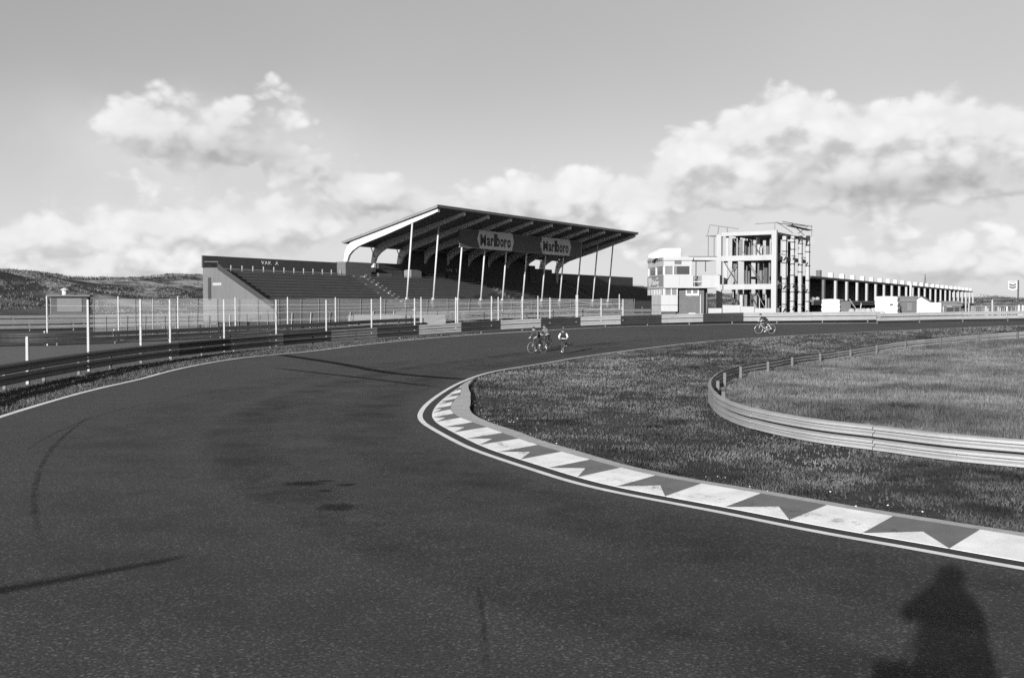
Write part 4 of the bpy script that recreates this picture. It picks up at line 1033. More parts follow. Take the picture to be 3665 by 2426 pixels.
# white hoarding sheets at its foot, each a thing
for i, (xa, xb, ya, yb, lab) in enumerate([(2518, 2583, 1103, 1133, 'white hoarding panel beside the brick wing of the control building'), (2586, 2648, 1092, 1133, 'tallest white hoarding panel in front of the concrete frame'), (2650, 2698, 1097, 1133, 'white hoarding panel right of the tallest one before the concrete frame'), (2701, 2768, 1103, 1133, 'white hoarding panel against the corner column of the concrete frame')]):
    a = at(xa, yb, 114.0); b_ = at(xb, ya, 114.0); fr = lambda x, y, z: (x, y, z)
    h = thing('hoarding_panel', lab, 'hoarding', ((a.x + b_.x) / 2, 114, GZ), group='white hoarding sheets at the building site')
    MB().box(a.x, b_.x, 114.0 - .02 * i, 114.05, GZ - .3, b_.z).build('sheet', M_whitewall, h)
    for x in (a.x + .15, b_.x - .15): MB().box(x - .05, x + .05, 114.06, 114.16, GZ - .3, b_.z - .05).build('post', M_wood, h)

# ------------------------------------------------------------------ long pit building
PO = (KX + .53 * 19.7, KY + .848 * 19.7); CS = 6.37
PF = frame((PO[0], PO[1], 0), (.53, .848), (-.848, .53))   # x along the building, y to the back
pit = thing('pit_building', 'long unfinished pit building with a row of bare concrete columns and stub tops', 'building', (PO[0], PO[1], GZ))
NC = 24; LEN = CS * (NC - 1)
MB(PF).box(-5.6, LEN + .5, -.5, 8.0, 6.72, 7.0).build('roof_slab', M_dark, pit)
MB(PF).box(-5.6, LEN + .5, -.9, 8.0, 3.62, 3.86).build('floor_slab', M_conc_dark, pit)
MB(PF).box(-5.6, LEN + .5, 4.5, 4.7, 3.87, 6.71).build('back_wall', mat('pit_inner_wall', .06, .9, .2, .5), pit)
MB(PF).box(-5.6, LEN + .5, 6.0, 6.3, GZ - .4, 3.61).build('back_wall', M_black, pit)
MB(PF).box(-5.6, LEN + .5, -.86, -.60, 3.2, 3.615).build('lower_beam', M_dark, pit)
for i in range(NC):
    m = M_conc_dark if i == 0 else M_concrete
    MB(PF).box(i * CS - .33, i * CS + .33, -.82, -.52, 3.87, 6.60).build('column', m, pit)
    MB(PF).box(i * CS - .30, i * CS + .30, -.3, .3, 7.003, 7.72 if i else 7.9).build('column_stub', m if i == 0 else M_white, pit)
    MB(PF).box(i * CS + CS * .42 - .11, i * CS + CS * .42 + .11, 2.0, 2.25, 3.87, 6.71).build('inner_post', M_postdim, pit)
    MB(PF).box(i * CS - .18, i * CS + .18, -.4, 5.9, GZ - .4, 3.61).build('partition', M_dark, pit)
MB(PF).box(9 * CS + 3, 9 * CS + 3.4, -1.0, -.7, 3.4, 7.3).build('down_pipe', M_white, pit)
# rubble heap on its first floor slab, near end
rb_ = MB(PF); rr = random.Random(3)
for k in range(9): rb_.blob((rr.uniform(-3.4, -.8), rr.uniform(-.6, .4), 3.9 + rr.uniform(0, .15)), (.35, .3, .25), 7, 5)
tag(rb_.build('rubble_heap', M_rubble), 'heap of pale rubble on the pit building floor next to the scaffold', 'rubble', kind='stuff')

# ------------------------------------------------------------------ huts and odds and ends before the pits
def hut(name, label, px0, px1, ytop, ybase, Yd, depth, side_dir, details):
    a = at(px0, ybase, Yd); b_ = at(px1, ytop, Yd); w = b_.x - a.x; z0 = min(a.z, tz(a.x, Yd)); h = b_.z - z0
    fr = frame((a.x, Yd, z0), (1, 0), side_dir); t = thing(name, label, 'hut', (a.x + w / 2, Yd, z0))
    # end wall with rounded roof shoulders and scalloped corrugated edges
    prof = [(0, 0)]
    for k in range(7): prof += [(-.04 if k % 2 else .05, h * .1 + k * h * .115)]
    prof += [(.02, h * .93), (.16, h * .985), (w * .5, h), (w - .16, h * .985), (w - .02, h * .93)]
    for k in range(6, -1, -1): prof += [(w + (.04 if k % 2 else -.05), h * .1 + k * h * .115)]
    prof += [(w, 0)]
    MB(fr).prism([(x, 0, z) for x, z in prof], (0, depth, 0)).build('shell', M_hut, t)
    details(MB, fr, t, w, h); return t
def det_a(MBc, fr, t, w, h):
    MBc(fr).box(w + .06, w + 1.25, .3, .4, .15, h * .86).build('door_leaf', M_conc_dark, t)
    MBc(fr).box(w + .06, w + 1.3, .2, 3.0, -.05, .15).build('step', M_wood, t)
hut('site_hut', 'white corrugated site hut standing alone in front of the near garages', 2940, 3006, 1070, 1136, 118, 4.5, (.42, .9), det_a)
def det_b(MBc, fr, t, w, h):
    d = MBc(fr).box(w * .53, w * .97, -.05, -.004, .1, h * .80).build('door', mat('door_white', .352, .5), t)
    MBc(fr).box(w * .66, w * .80, -.075, -.053, h * .58, h * .65).build('window', M_glassd, d)
    MBc(fr).box(w * .515, w * .527, -.02, -.003, 0, h * .98).build('joint', M_postdim, t)
hut('site_hut', 'largest white site hut with a door and a tiny dark window', 3131, 3213, 1060, 1139, 116, 4.5, (.42, .9), det_b)
# brick sheds with tiled roofs between the huts
def shed(label, px0, px1, ytop, ybase, Yd, depth, wallm, roofm, eav, opening=None):
    a = at(px0, ybase, Yd); b_ = at(px1, ytop, Yd); w = b_.x - a.x; z0 = tz(a.x, Yd) - .1; h = b_.z - z0
    fr = frame((a.x, Yd, z0), (1, 0), (.3, .95)); t = thing('shed', label, 'shed', (a.x + w / 2, Yd, z0))
    MB(fr).box(0, w, 0, depth, 0, h * eav).build('wall', wallm, t)
    MB(fr).prism([(-.15, -.25, h * eav - .02), (-.15, depth * .5, h), (-.15, depth + .25, h * eav - .02), (-.15, depth + .25, h * eav + .08), (-.15, depth * .5, h + .1), (-.15, -.25, h * eav + .08)], (w + .3, 0, 0)).build('roof', roofm, t)
    if opening:
        for (xa, xb, za, zb, m, nm) in opening: MB(fr).box(w * xa, w * xb, -.05, -.004, h * za, h * zb).build(nm, m, t)
    return t
M_tile = mat('roof_tiles', .14, .85, .3, 6, bump=.02, bscale=30)
shed('brick shed with tiled roof between the two groups of white huts', 3216, 3284, 1062, 1126, 124, 4, M_brick, M_tile, .78, [(.05, .15, .1, .7, M_conc_dark, 'door'), (.45, .70, .25, .68, M_postdim, 'shutter'), (.80, .97, .0, .70, M_conc_dark, 'door')])
# gabled white hut with a lower wing
a = at(3281, 1126, 122); b_ = at(3330, 1063, 122); w = b_.x - a.x; z0 = tz(a.x, 122) - .1; h = b_.z - z0; fr = frame((a.x, 122, z0), (1, 0), (.45, .9))
gh = thing('white_hut', 'gabled white wooden hut with a lower flat wing at its right', 'hut', (a.x + 1, 122, z0))
MB(fr).prism([(0, 0, 0), (w, 0, 0), (w, 0, h * .72), (w * .3, 0, h), (0, 0, h * .86)], (0, 4, 0)).build('gable_end', M_hut, gh)
MB(fr).box(w + .004, w + 1.35, -.1, 3, 0, h * .70).build('wing', M_hut, gh)
MB(fr).box(w * .30, w * .62, -.05, -.004, .1, h * .55).build('door', mat('door_white', .5, .5), gh)
MB(fr).prism([(-.1, -.15, h * .87), (w * .3, -.15, h * 1.015), (w + .1, -.15, h * .70), (w + .1, -.15, h * .745), (w * .3, -.15, h * 1.06), (-.1, -.15, h * .91)], (0, 4.3, 0)).build('roof', M_conc_dark, gh)
shed('low dark open shed with a pale lintel right of the white huts', 3368, 3440, 1080, 1126, 128, 4, M_conc_dark, M_tile, .70, [(.28, .62, .05, .60, M_black, 'opening'), (.28, .55, .62, .70, M_white, 'lintel'), (.68, .90, .05, .6, M_black, 'opening'), (.02, .12, .05, .66, M_white, 'door')])
# dark timber framed gate and posts
pg = at(3455, 1122, 112)
gt = thing('timber_goal_frame', 'tall thin post pair right of the open shed', 'posts', (pg.x, 112, GZ))
for px, tp in ((3457, 1078), (3468, 1086)):
    q = at(px, tp, 112); MB().box(q.x - .06, q.x + .06, 112, 112.12, GZ - .2, q.z).build('post', M_post, gt)
q0 = at(3430, 1083, 112); q1 = at(3468, 1085, 112); MB().box(q0.x, q1.x, 112.13, 112.2, q1.z - .1, q1.z).build('rail', M_dark, gt)
# paling fence at far right
fp = thing('paling_fence', 'weathered paling fence of uneven upright boards at far right', 'fence', tuple(at(3560, 1123, 108)[:2]) + (GZ,))
rq = random.Random(8); px = 3478
while px < 3720:
    tp = 1100 + rq.uniform(-5, 4); q = at(px, tp, 108); wd = rq.uniform(.05, .10)
    if 3602 < px < 3622 and rq.random() < .6: m, tp = M_white, 1095
    else: m = rq.choice((M_postdim, M_wood, M_conc_dark, M_post))
    MB().box(q.x - wd, q.x + wd, 108 + rq.uniform(0, .03), 108.06, GZ - .2, q.z).build('paling', m, fp); px += rq.uniform(6.5, 9)
for z in (2.35, 3.0):
    q0 = at(3475, 1120, 108); q1 = at(3722, 1120, 108); MB().box(q0.x, q1.x, 108.07, 108.13, z, z + .08).build('rail', M_wood, fp)
q = at(3552, 1073, 106); tag(MB().box(q.x - .07, q.x + .07, 106, 106.14, tz(q.x, 106) - .2, q.z).build('lone_post', M_post), 'single taller white post standing before the paling fence', 'post')
# white frame board at the right edge
wb = thing('white_board', 'white board with a dark U-shaped gap at the right end of the paling fence', 'board', tuple(at(3655, 1120, 105)[:2]) + (GZ,))
a = at(3643, 1122, 105); b_ = at(3664, 1092, 105); w = b_.x - a.x; z0 = tz(a.x, 105) - .1; h = b_.z - z0; fr = frame((a.x, 105, z0), (1, 0), (0, 1))
MB(fr).prism([(0, 0, 0), (w, 0, 0), (w, 0, h), (w * .72, 0, h), (w * .68, 0, h * .45), (w * .35, 0, h * .45), (w * .3, 0, h), (0, 0, h)], (0, .08, 0)).build('board', M_white, wb)
MB(fr).box(.02, w - .02, .085, .13, .1, h * .9).build('backing', M_conc_dark, wb)
# petrol sign on its mast
q = at(3643, 1120, 150); z0 = tz(q.x, 150); top = at(3643, 1003, 150).z
ps = thing('mast_sign', 'white shield sign with two dark chevrons hung on a tall dark mast', 'sign', (q.x, 150, z0))
MB().tube([(q.x, 150, z0 - .3), (q.x, 150, top)], .11, 8).build('mast', M_dark, ps)
a = at(3606, 1037, 150); b_ = at(3640, 1006, 150); w = b_.x - a.x; h = b_.z - a.z; fr = frame((a.x, 149.9, a.z), (1, 0), (0, 1))
sh = MB(fr).prism([(0, 0, h * .08), (w / 2, 0, -h * .1), (w, 0, h * .08), (w, 0, h), (0, 0, h)], (0, .15, 0)).build('shield', M_white, ps)
for zc in (.12, .42):
    MB(fr).prism([(w * .14, -.03, h * (zc + .12)), (w * .5, -.03, h * (zc - .04)), (w * .86, -.03, h * (zc + .12)), (w * .86, -.03, h * (zc + .33)), (w * .5, -.03, h * (zc + .17)), (w * .14, -.03, h * (zc + .33))], (0, .028, 0)).build('chevron', M_conc_dark, sh)
MB(fr).box(w * .2, w * .8, -.03, -.002, h * .83, h * .90).build('name_bar', M_conc_dark, sh)
# lattice radio mast behind the pits
q = at(3311, 1040, 230); z0 = tz(q.x, 230); top = at(3311, 981, 230).z
ms = thing('lattice_mast', 'thin lattice mast rising behind the pit building', 'mast', (q.x, 230, z0))
MB().tube([(q.x - .7, 230, z0), (q.x, 230, top)], .09, 5).build('leg', M_conc_dark, ms); MB().tube([(q.x + .7, 230, z0), (q.x, 230, top)], .09, 5).build('leg', M_conc_dark, ms)
MB().tube([(q.x - 1.6, 230, top - 2.2), (q.x + 1.6, 230, top - 2.2)], .07, 5).build('cross_arm', M_conc_dark, ms)
# tipped rubble before the garages
rb2 = MB(); q = at(3092, 1135, 117); zz = tz(q.x, 117)
for k in range(22): rb2.blob((q.x + rr.gauss(0, .9), 117 + rr.gauss(0, .5), zz + .15 + rr.uniform(0, .4)), (.4, .35, .3), 7, 5)
tag(rb2.build('rubble_heap', M_rubble), 'heap of rubble on the ground between the two white site huts', 'rubble', kind='stuff')
# dropped boards between the huts
q = at(3040, 1135, 118); zz = tz(q.x, 118)
tp_ = thing('plank_stack', 'loose planks leaning beside the lone white site hut', 'planks', (q.x + .5, 118, zz))
MB().tube([(q.x + .1, 118.4, zz + 1.9), (q.x + 1.3, 118.1, zz)], .07, 5).build('plank', M_wood, tp_); MB().tube([(q.x + 1.3, 118.3, zz), (q.x + 1.5, 118.3, zz + 1.4)], .07, 5).build('plank', M_post, tp_)

# ------------------------------------------------------------------ riders and bicycles
def skin_mesh(name, verts, edges, mats, zone, sub=2):
    me = bpy.data.meshes.new(name); me.from_pydata([v[0] for v in verts], edges, [])
    o = bpy.data.objects.new('tmp', me); col.objects.link(o)
    sk = o.modifiers.new('skin', 'SKIN'); sk.use_smooth_shade = True; sk.branch_smoothing = .4
    lay = me.skin_vertices[0].data if me.skin_vertices else None
    if lay is None:
        bm = bmesh.new(); bm.from_mesh(me); bm.verts.layers.skin.verify(); bm.to_mesh(me); bm.free(); lay = me.skin_vertices[0].data
    for i, v in enumerate(verts):
        r = v[1]; lay[i].radius = (r, r) if not isinstance(r, tuple) else r; lay[i].use_root = (i == 0)
    ss = o.modifiers.new('sub', 'SUBSURF'); ss.levels = sub; ss.render_levels = sub
    dg = bpy.context.evaluated_depsgraph_get(); out = bpy.data.meshes.new_from_object(o.evaluated_get(dg)); bpy.data.objects.remove(o)
    out.materials.clear()
    for m in mats: out.materials.append(m)
    for p in out.polygons:
        c = p.center; p.material_index = zone(c); p.use_smooth = True
    out.name = name; return out
M_rimd = mat('dull_rim', .12, .5)
def bicycle(label, loc, heading, enamel, rim=M_rimd, tyre=M_rubber):
    t = thing('bicycle', label, 'bicycle', loc, heading)
    for x, nm in ((.60, 'front_wheel'), (-.42, 'rear_wheel')):
        w = MB().ring((x, 0, .34), (0, 1, 0), .325, .016, 30, 6).build(nm, tyre, t, local=True, smooth=True)
        MB().ring((x, 0, .34), (0, 1, 0), .305, .013, 30, 5).build('rim', rim, w, local=True, smooth=True)
        MB().tube([(x, -.05, .34), (x, .05, .34)], .022, 8).build('hub', M_chrome, w, local=True)
        for k in range(12):
            a = 2 * math.pi * k / 12 + .1; MB().tube([(x, .02 * (-1) ** k, .34), (x + .30 * math.cos(a), 0, .34 + .30 * math.sin(a))], .002, 3, cap=False).build('spoke', M_chrome, w, local=True)
    fr = MB()
    for a, b_ in (((0, 0, .28), (-.14, 0, .80)), ((-.13, 0, .76), (.42, 0, .80)), ((0, 0, .28), (.45, 0, .68)), ((.41, 0, .86), (.46, 0, .64)), ((0, .03, .28), (-.42, .05, .34)), ((0, -.03, .28), (-.42, -.05, .34)), ((-.13, .02, .76), (-.42, .05, .34)), ((-.13, -.02, .76), (-.42, -.05, .34))): fr.tube([a, b_], .016, 7)
    fr.build('frame', enamel, t, local=True)
    f = MB().tube([(.46, .0, .66), (.49, .05, .60), (.55, .05, .42), (.60, .05, .34)], .012, 6); f.tube([(.46, 0, .66), (.49, -.05, .60), (.55, -.05, .42), (.60, -.05, .34)], .012, 6); f.build('fork', M_chrome, t, local=True)
    MB().tube([(.38, -.20, .78), (.50, -.21, .80), (.55, -.21, .88), (.48, -.21, .93), (.46, -.10, .94), (.46, .10, .94), (.48, .21, .93), (.55, .21, .88), (.50, .21, .80), (.38, .20, .78)], .013, 6).build('handlebar', M_chrome, t, local=True)
    MB().tube([(.41, 0, .85), (.46, 0, .94)], .014, 6).build('stem', M_chrome, t, local=True)
    MB().blob((-.17, 0, .86), (.13, .06, .035), 10, 6).build('saddle', M_leather, t, local=True, smooth=True); MB().tube([(-.14, 0, .79), (-.16, 0, .86)], .013, 6).build('seat_post', M_chrome, t, local=True)
    cr = MB().ring((0, .045, .28), (0, 1, 0), .09, .006, 20, 4).build('chainring', M_chrome, t, local=True)
    MB().tube([(0, -.07, .28), (.03, -.08, .11)], .01, 5).build('crank', M_chrome, cr, local=True); MB().tube([(0, .07, .28), (-.03, .08, .45)], .01, 5).build('crank', M_chrome, cr, local=True)
    for (x, y, z) in ((.03, -.13, .11), (-.03, .13, .45)): MB().box(x - .04, x + .04, y - .045, y + .045, z - .012, z + .012).build('pedal', M_dark, cr, local=True)
    return t
def rider(label, loc, heading, mats, crouch, look=0.0, zone_kind=0):
    c = crouch; chest = (.20 + .06 * c, 0, 1.24 - .06 * c); neck = (.31 + .08 * c, 0, 1.36 - .10 * c); head = (.40 + .10 * c, .01 * look, 1.47 - .12 * c)
    v = [((-.17, 0, .97), .165), ((.02, 0, 1.10 - .02 * c), .165), (chest, (.20, .18)), (neck, .058), (head, .088), ((head[0] + .03, head[1], head[2] + .075), .082), ((head[0] + .105, head[1] + .01 * look, head[2] + .01), .018)]
    e = [(0, 1), (1, 2), (2, 3), (3, 4), (4, 5), (4, 6)]
    for sgn in (1, -1):
        k = len(v); sh = (chest[0] + .05, .18 * sgn, chest[2] + .03)
        v += [(sh, .082), (((sh[0] + .52) / 2 - .01, .27 * sgn, (sh[2] + .93) / 2 - .06), .058), ((.47, .22 * sgn, .965), .042), ((.53, .205 * sgn, .955), (.030, .022))]
        e += [(2, k), (k, k + 1), (k + 1, k + 2), (k + 2, k + 3)]
        for fi, (fy, fl) in enumerate(((-.030, .85), (-.010, 1.0), (.012, .95), (.032, .75))):
            q = len(v); v += [((.555, (.205 + fy) * sgn, .958), .010), ((.555 + .030 * fl, (.205 + fy) * sgn, .940), .0095), ((.555 + .024 * fl, (.205 + fy) * sgn, .905 - .012 * fl), .009)]
            e += [(k + 3, q), (q, q + 1), (q + 1, q + 2)]
        q = len(v); v += [((.520, (.205 - .045) * sgn, .945), .011), ((.545, (.205 - .052) * sgn, .915), .010)]; e += [(k + 3, q), (q, q + 1)]
        k = len(v); up = sgn == 1
        kn = (.22, .13 * sgn, .74) if up else (.14, .12 * sgn, .58); an = (-.05, .13 * sgn, .52) if up else (-.03, .13 * sgn, .19); toe = (.09, .14 * sgn, .465) if up else (.11, .14 * sgn, .125); hl = (-.10, .13 * sgn, .49) if up else (-.09, .13 * sgn, .155)
        v += [((-.12, .10 * sgn, .93), .115), (((-.12 + kn[0]) / 2 + .02, .12 * sgn, (.93 + kn[2]) / 2), .098), (kn, .070), (((kn[0] + an[0]) / 2 - .02, kn[1], (kn[2] + an[2]) / 2 + .03), .064), (an, .042), (hl, .034), (toe, .033)]
        e += [(0, k), (k, k + 1), (k + 1, k + 2), (k + 2, k + 3), (k + 3, k + 4), (k + 4, k + 5), (k + 4, k + 6)]
    def zone(p):
        if p.x > head[0] - .12 and p.z > neck[2] + .03: return 3
        if p.x > .44 and p.z < 1.02 and abs(p.y) > .12: return 3
        if (p.y < 0 and p.z < .19) or (p.y > 0.05 and p.z < .515): return 4
        if p.z < .56: return 5
        if p.z < .93: return 1
        if abs(p.y) > .165 and p.x > .16: return 2
        return 0
    me = skin_mesh('body', v, e, mats, zone, 2)
    t = thing('person', label, 'person', loc, heading)
    link_mesh('body', me, t, local=True)
    h = head
    MB().blob((h[0] - .015, h[1], h[2] + .075), (.105, .088, .10), 14, 8).build('hair', M_hair, t, local=True, smooth=True)
    for s_ in (1, -1):
        MB().blob((h[0] + .0, h[1] + .09 * s_, h[2] + .005), (.022, .012, .03), 8, 5).build('ear', M_skin, t, local=True, smooth=True)
        MB().blob((h[0] + .085, h[1] + .032 * s_, h[2] + .035), (.010, .013, .009), 8, 5).build('eye', M_hair, t, local=True, smooth=True)
    MB().blob((h[0] + .085, h[1], h[2] - .045), (.010, .024, .007), 8, 5).build('mouth', M_leather, t, local=True, smooth=True)
    return t
def team(px, py, ang, blabel, plabel, enamel, mats, crouch, rim=M_rimd, tyre=M_rubber):
    g = G(px, py); z = tz(*g) + .013
    bicycle(blabel, (g[0], g[1], z), ang, enamel, rim, tyre); rider(plabel, (g[0], g[1], z), ang, mats, crouch)
A_ = lambda dx, dy: math.atan2(dy, dx)
team(1927, 1264, A_(-.72, -.69), 'racing bicycle of the leftmost rider, its front wheel glinting', 'leftmost cyclist in dark clothes leaning on the handlebars', M_bframe, [M_jersey, M_short, M_jersey, M_skin, M_shoe, M_jersey], .15, M_chrome, M_tyrel)
team(1958, 1250, A_(-.45, -.89), 'racing bicycle ridden close behind the leftmost cyclist', 'cyclist in a grey jersey tucked in behind the leftmost rider', M_dark, [M_jersey2, M_short, M_jersey, M_skin, M_leather, M_short], .3)
team(2019, 1267, A_(-.18, -.98), 'racing bicycle coming head-on under the rider with white sleeves', 'cyclist with white sleeves and white shoes riding head-on', M_bframe, [M_jersey, M_short, M_sleeve, M_skin, M_shoe, M_short], 1.0)
team(2742, 1194, A_(-.99, -.16), 'racing bicycle seen from the side before the concrete frame', 'lone cyclist in black far behind the other three', M_white, [M_short, M_short, M_short, M_skin, M_shoe, M_jersey], .8, M_chrome, M_tyrel)

# ------------------------------------------------------------------ the photographer, standing on the bank behind the lens
FZ = tz(0, -.25)
pv = [((0, -.24, FZ + .95), (.25, .19)), ((0, -.23, FZ + 1.15), (.24, .17)), ((0, -.22, FZ + 1.36), (.22, .15)), ((0, -.19, FZ + 1.50), .12), ((0, -.17, FZ + 1.63), .12), ((0, -.175, FZ + 1.72), .095), ((0, -.07, FZ + 1.62), .015)]
pe = [(0, 1), (1, 2), (2, 3), (3, 4), (4, 5), (4, 6)]
for sgn in (1, -1):
    k = len(pv); el_ = (.26, -.14, FZ + 1.28) if sgn > 0 else (-.43, -.10, FZ + 1.27)
    pv += [((.17 * sgn, -.22, FZ + 1.42), .125), (el_, .09), ((.13 * sgn, .0 - .07, FZ + 1.50), .075), ((.085 * sgn, -.060, FZ + 1.60), .03)]
    pe += [(2, k), (k, k + 1), (k + 1, k + 2), (k + 2, k + 3)]
    for fi, (fz, fl) in enumerate(((.035, .8), (.013, 1.0), (-.009, .95), (-.030, .75))):
        q = len(pv); pv += [((.082 * sgn, -.040, FZ + 1.615 + fz), .010), ((.070 * sgn, -.018, FZ + 1.62 + fz), .0095), ((.045 * sgn * (2 - fl), -.016, FZ + 1.62 + fz), .009)]; pe += [(k + 3, q), (q, q + 1), (q + 1, q + 2)]
    q = len(pv); pv += [((.075 * sgn, -.080, FZ + 1.58), .011), ((.055 * sgn, -.078, FZ + 1.575), .010)]; pe += [(k + 3, q), (q, q + 1)]
    k = len(pv)
    pv += [((.13 * sgn, -.24, FZ + .84), .16), ((.13 * sgn, -.23, FZ + .5), .085), ((.13 * sgn, -.25, FZ + .12), .06), ((.15 * sgn, -.12, FZ + .05), .05)]
    pe += [(0, k), (k, k + 1), (k + 1, k + 2), (k + 2, k + 3)]
pme = skin_mesh('body', pv, pe, [M_coat, M_skin, M_short, M_leather], lambda c: 1 if (c.z > FZ + 1.53) else (0 if c.z > FZ + .6 else (2 if c.z > FZ + .1 else 3)), 2)
ph = thing('person', 'photographer in a heavy coat raising a camera, his shadow falling on the track', 'person', (0, -.24, FZ)); link_mesh('body', pme, ph)
MB().blob((0, -.19, FZ + 1.70), (.15, .14, .125), 16, 10).build('hat', M_coat, ph, smooth=True)
MB().tube([(0, -.24, FZ + .58), (0, -.24, FZ + .8), (0, -.23, FZ + 1.1), (0, -.22, FZ + 1.40)], .37, 18, r1=.27).build('coat', M_coat, ph, smooth=True)
tag(MB().box(-.075, .075, -.065, -.03, FZ + 1.58, FZ + 1.68).build('photo_camera', M_black), 'small camera held to the eye of the photographer', 'camera')
bg_ = thing('shoulder_bag', 'square leather bag at the hip of the photographer', 'bag', (-.42, -.2, FZ + .45))
MB().box(-.60, -.33, -.30, -.06, FZ + .50, FZ + .93).build('case', M_leather, bg_); MB().tube([(-.45, -.2, FZ + .93), (-.30, -.22, FZ + 1.2), (-.1, -.2, FZ + 1.47)], .015, 5).build('strap', M_leather, bg_)
# added boom, out of view at left, shaped to cast the long thin shadow
sdir = np.array((math.sin(SUN_AZ), math.cos(SUN_AZ))); tn = math.tan(SUN_EL)
tip_s = np.array(G(655, 1997)); mid_s = np.array(G(0, 2118)); k = 12.0
tip = (tip_s[0] - sdir[0] * k, tip_s[1] - sdir[1] * k); ztip = k * tn
dirb = (mid_s - tip_s) / np.linalg.norm(mid_s - tip_s); basep = tip_s + dirb * 11.5
zb = tz(*basep)
boom = thing('shadow_boom', 'added boom out of view left of the photographer, shaped to cast the long thin shadow', 'barrier', (basep[0], basep[1], zb))
MB().tube([(basep[0], basep[1], zb + .1), (tip[0], tip[1], ztip)], .26, 10, r1=.035).build('arm', M_postdim, boom)
MB().box(basep[0] - .25, basep[0] + .25, basep[1] - .25, basep[1] + .25, zb - .2, zb + .5).build('stand', M_conc_dark, boom)

# ------------------------------------------------------------------ grass
def blades(name, pts, hgt, wid, m, label, lean=.5, seed=1, tone=(.6, 1.5), patch=.5):
    r_ = np.random.default_rng(seed); n = len(pts); z = terr(pts[:, 0], pts[:, 1])
    a = r_.random(n) * math.pi * 2; ca, sa_ = np.cos(a), np.sin(a); la = r_.random(n) * math.pi * 2; ll = lean * hgt * r_.random(n)
    bx = wid * ca / 2; by = wid * sa_ / 2
    v = np.empty((n, 3, 3)); v[:, 0] = np.stack([pts[:, 0] - bx, pts[:, 1] - by, z - .01], 1); v[:, 1] = np.stack([pts[:, 0] + bx, pts[:, 1] + by, z - .01], 1)
    v[:, 2] = np.stack([pts[:, 0] + ll * np.cos(la), pts[:, 1] + ll * np.sin(la), z + hgt], 1)
    me = bpy.data.meshes.new(name); me.vertices.add(n * 3); me.vertices.foreach_set('co', v.reshape(-1))
    me.loops.add(n * 3); me.loops.foreach_set('vertex_index', np.arange(n * 3)); me.polygons.add(n); me.polygons.foreach_set('loop_start', np.arange(n) * 3)
    me.update(calc_edges=True); me.materials.append(m)
    pt_ = fbm(pts[:, 0] * .35 + 3, pts[:, 1] * .35) * 1.06; pv_ = fbm(pts[:, 0] * 1.7 + 9, pts[:, 1] * 1.7)
    tn_ = (tone[0] + (tone[1] - tone[0]) * r_.random(n)) * (1 + patch * 2 * (pt_ - .5) + patch * 1.6 * (pv_ - .5)); tn_ = np.clip(tn_, .15, 3)
    at_ = me.attributes.new('tone', 'FLOAT', 'POINT'); at_.data.foreach_set('value', np.repeat(tn_, 3))
    o = bpy.data.objects.new(name, me); col.objects.link(o); return tag(o, label, 'grass', kind='stuff')
def scatter(poly, n, x0, x1, y0, y1, power, seed):
    r_ = np.random.default_rng(seed); out = []
    while sum(len(o) for o in out) < n:
        q = r_.random(n); y = (y0 ** (1 - power) + q * (y1 ** (1 - power) - y0 ** (1 - power))) ** (1 / (1 - power)) if power != 1 else y0 * (y1 / y0) ** q
        x = x0 + (x1 - x0) * r_.random(n); k = (np.abs(x) < y * .60 + 4); k &= inside(poly, x, y); out.append(np.stack([x, y], 1)[k])
        if len(out) > 60: break
    return np.concatenate(out)[:n]
in_edge = np.array([cpoint(s, kA + kerb_width(min(s, s_end)) + .17 + .10 * math.sin(s * 2.3) * math.sin(s * .9 + 1) + (.24 if abs(s - s_apex) < 4 else 0)) if s < s_end + 2 else cpoint(s, LW + .26) for s in np.arange(.5, Ls[-1], .4)])
infield = [tuple(p) for p in in_edge]
r2p = [tuple(p) for p in R2[::3]]
pts = scatter(infield, 330000, -4, 48, 8.5, 84, 1.75, 21)
ir2 = inside(r2p, pts[:, 0], pts[:, 1]); short = pts[~ir2]
cl = fbm(short[:, 0] * 1.1, short[:, 1] * 1.1); short = short[rng.random(len(short)) < sm(.30, .52, cl) * .9 + .1]
d = np.hypot(short[:, 0], short[:, 1])
blades('grass', short, (.012 + .045 * rng.random(len(short)) ** 2) * (1 + d / 45), .012 + .0013 * d, M_blade, 'short rough grass of the infield between kerb and pale guard rail', .9, 3, (.65, 1.35), 1.15)
pts2 = scatter(r2p, 260000, 4, 60, 16, 80, 1.5, 22); d = np.hypot(pts2[:, 0], pts2[:, 1]); hn = fbm(pts2[:, 0] * .5 + 4, pts2[:, 1] * .5)
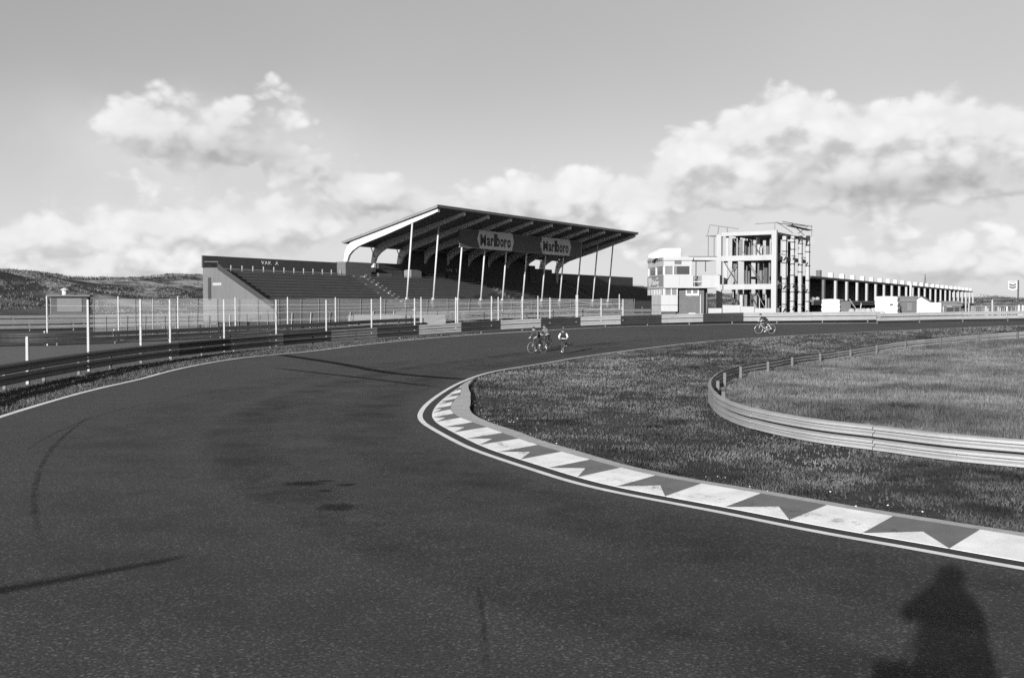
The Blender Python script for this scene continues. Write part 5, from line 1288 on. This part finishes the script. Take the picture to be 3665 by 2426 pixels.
blades('grass', pts2, (.06 + .20 * rng.random(len(pts2))) * (.4 + 1.2 * hn), .010 + .0009 * d, M_bladel, 'long dry grass inside the curling pale guard rail', .6, 4, (.65, 1.25), .8)
# verge between the outer line and the dark rail
oc = [tuple(p) for p in (OC + ON * .12)[::2] if p[1] > 12]; vp = oc + [tuple(p) for p in (R1)[::-1][::4]]
pts3 = scatter(vp, 70000, -30, 20, 14, 80, 1.4, 23)
cl = fbm(pts3[:, 0] * .9, pts3[:, 1] * .9); pts3 = pts3[rng.random(len(pts3)) < sm(.30, .55, cl) * .9 + .1]; d = np.hypot(pts3[:, 0], pts3[:, 1])
blades('grass', pts3, (.015 + .05 * rng.random(len(pts3))) * (1 + d / 60), .010 + .0011 * d, M_blade, 'thin grass on the verge between white line and black guard rail', .9, 5, (.5, 1.6), .5)
# marram on the dunes
r_ = np.random.default_rng(31); n = 90000; x = r_.uniform(-160, 10, n); y = r_.uniform(124, 235, n); cl = fbm(x / 7, y / 7); k = r_.random(n) < sm(.40, .60, cl)
x, y = x[k], y[k]; pts4 = np.stack([x, y], 1)
blades('marram_grass', pts4, .08 + .26 * r_.random(len(x)), .16 + .2 * r_.random(len(x)), M_marram, 'marram grass and low scrub over the dunes at left', .5, 6, (.35, 1.5), .8)
x = r_.uniform(60, 260, 30000); y = r_.uniform(150, 420, 30000); pts5 = np.stack([x, y], 1)
blades('marram_grass', pts5, .25 + .6 * r_.random(len(x)), .25 + .3 * r_.random(len(x)), M_marram, 'marram grass over the low dunes beyond the pits', .5, 7, (.35, 1.3), .8)
# pale pebbles thrown on the grass next to the kerb
rk = random.Random(4); pb = MB()
for k in range(80):
    s = rk.uniform(1.5, s_apex - 1); p = cpoint(s, kA + .9 + .3 + abs(rk.gauss(0, .55))); q = rk.uniform(.004, .013); pb.blob((p[0], p[1], tz(*p) + .025), (q * 1.4, q, q * .8), 6, 4)
tag(pb.build('pebbles', M_kerbw), 'pale pebbles scattered on the grass behind the kerb', 'pebbles', kind='stuff')
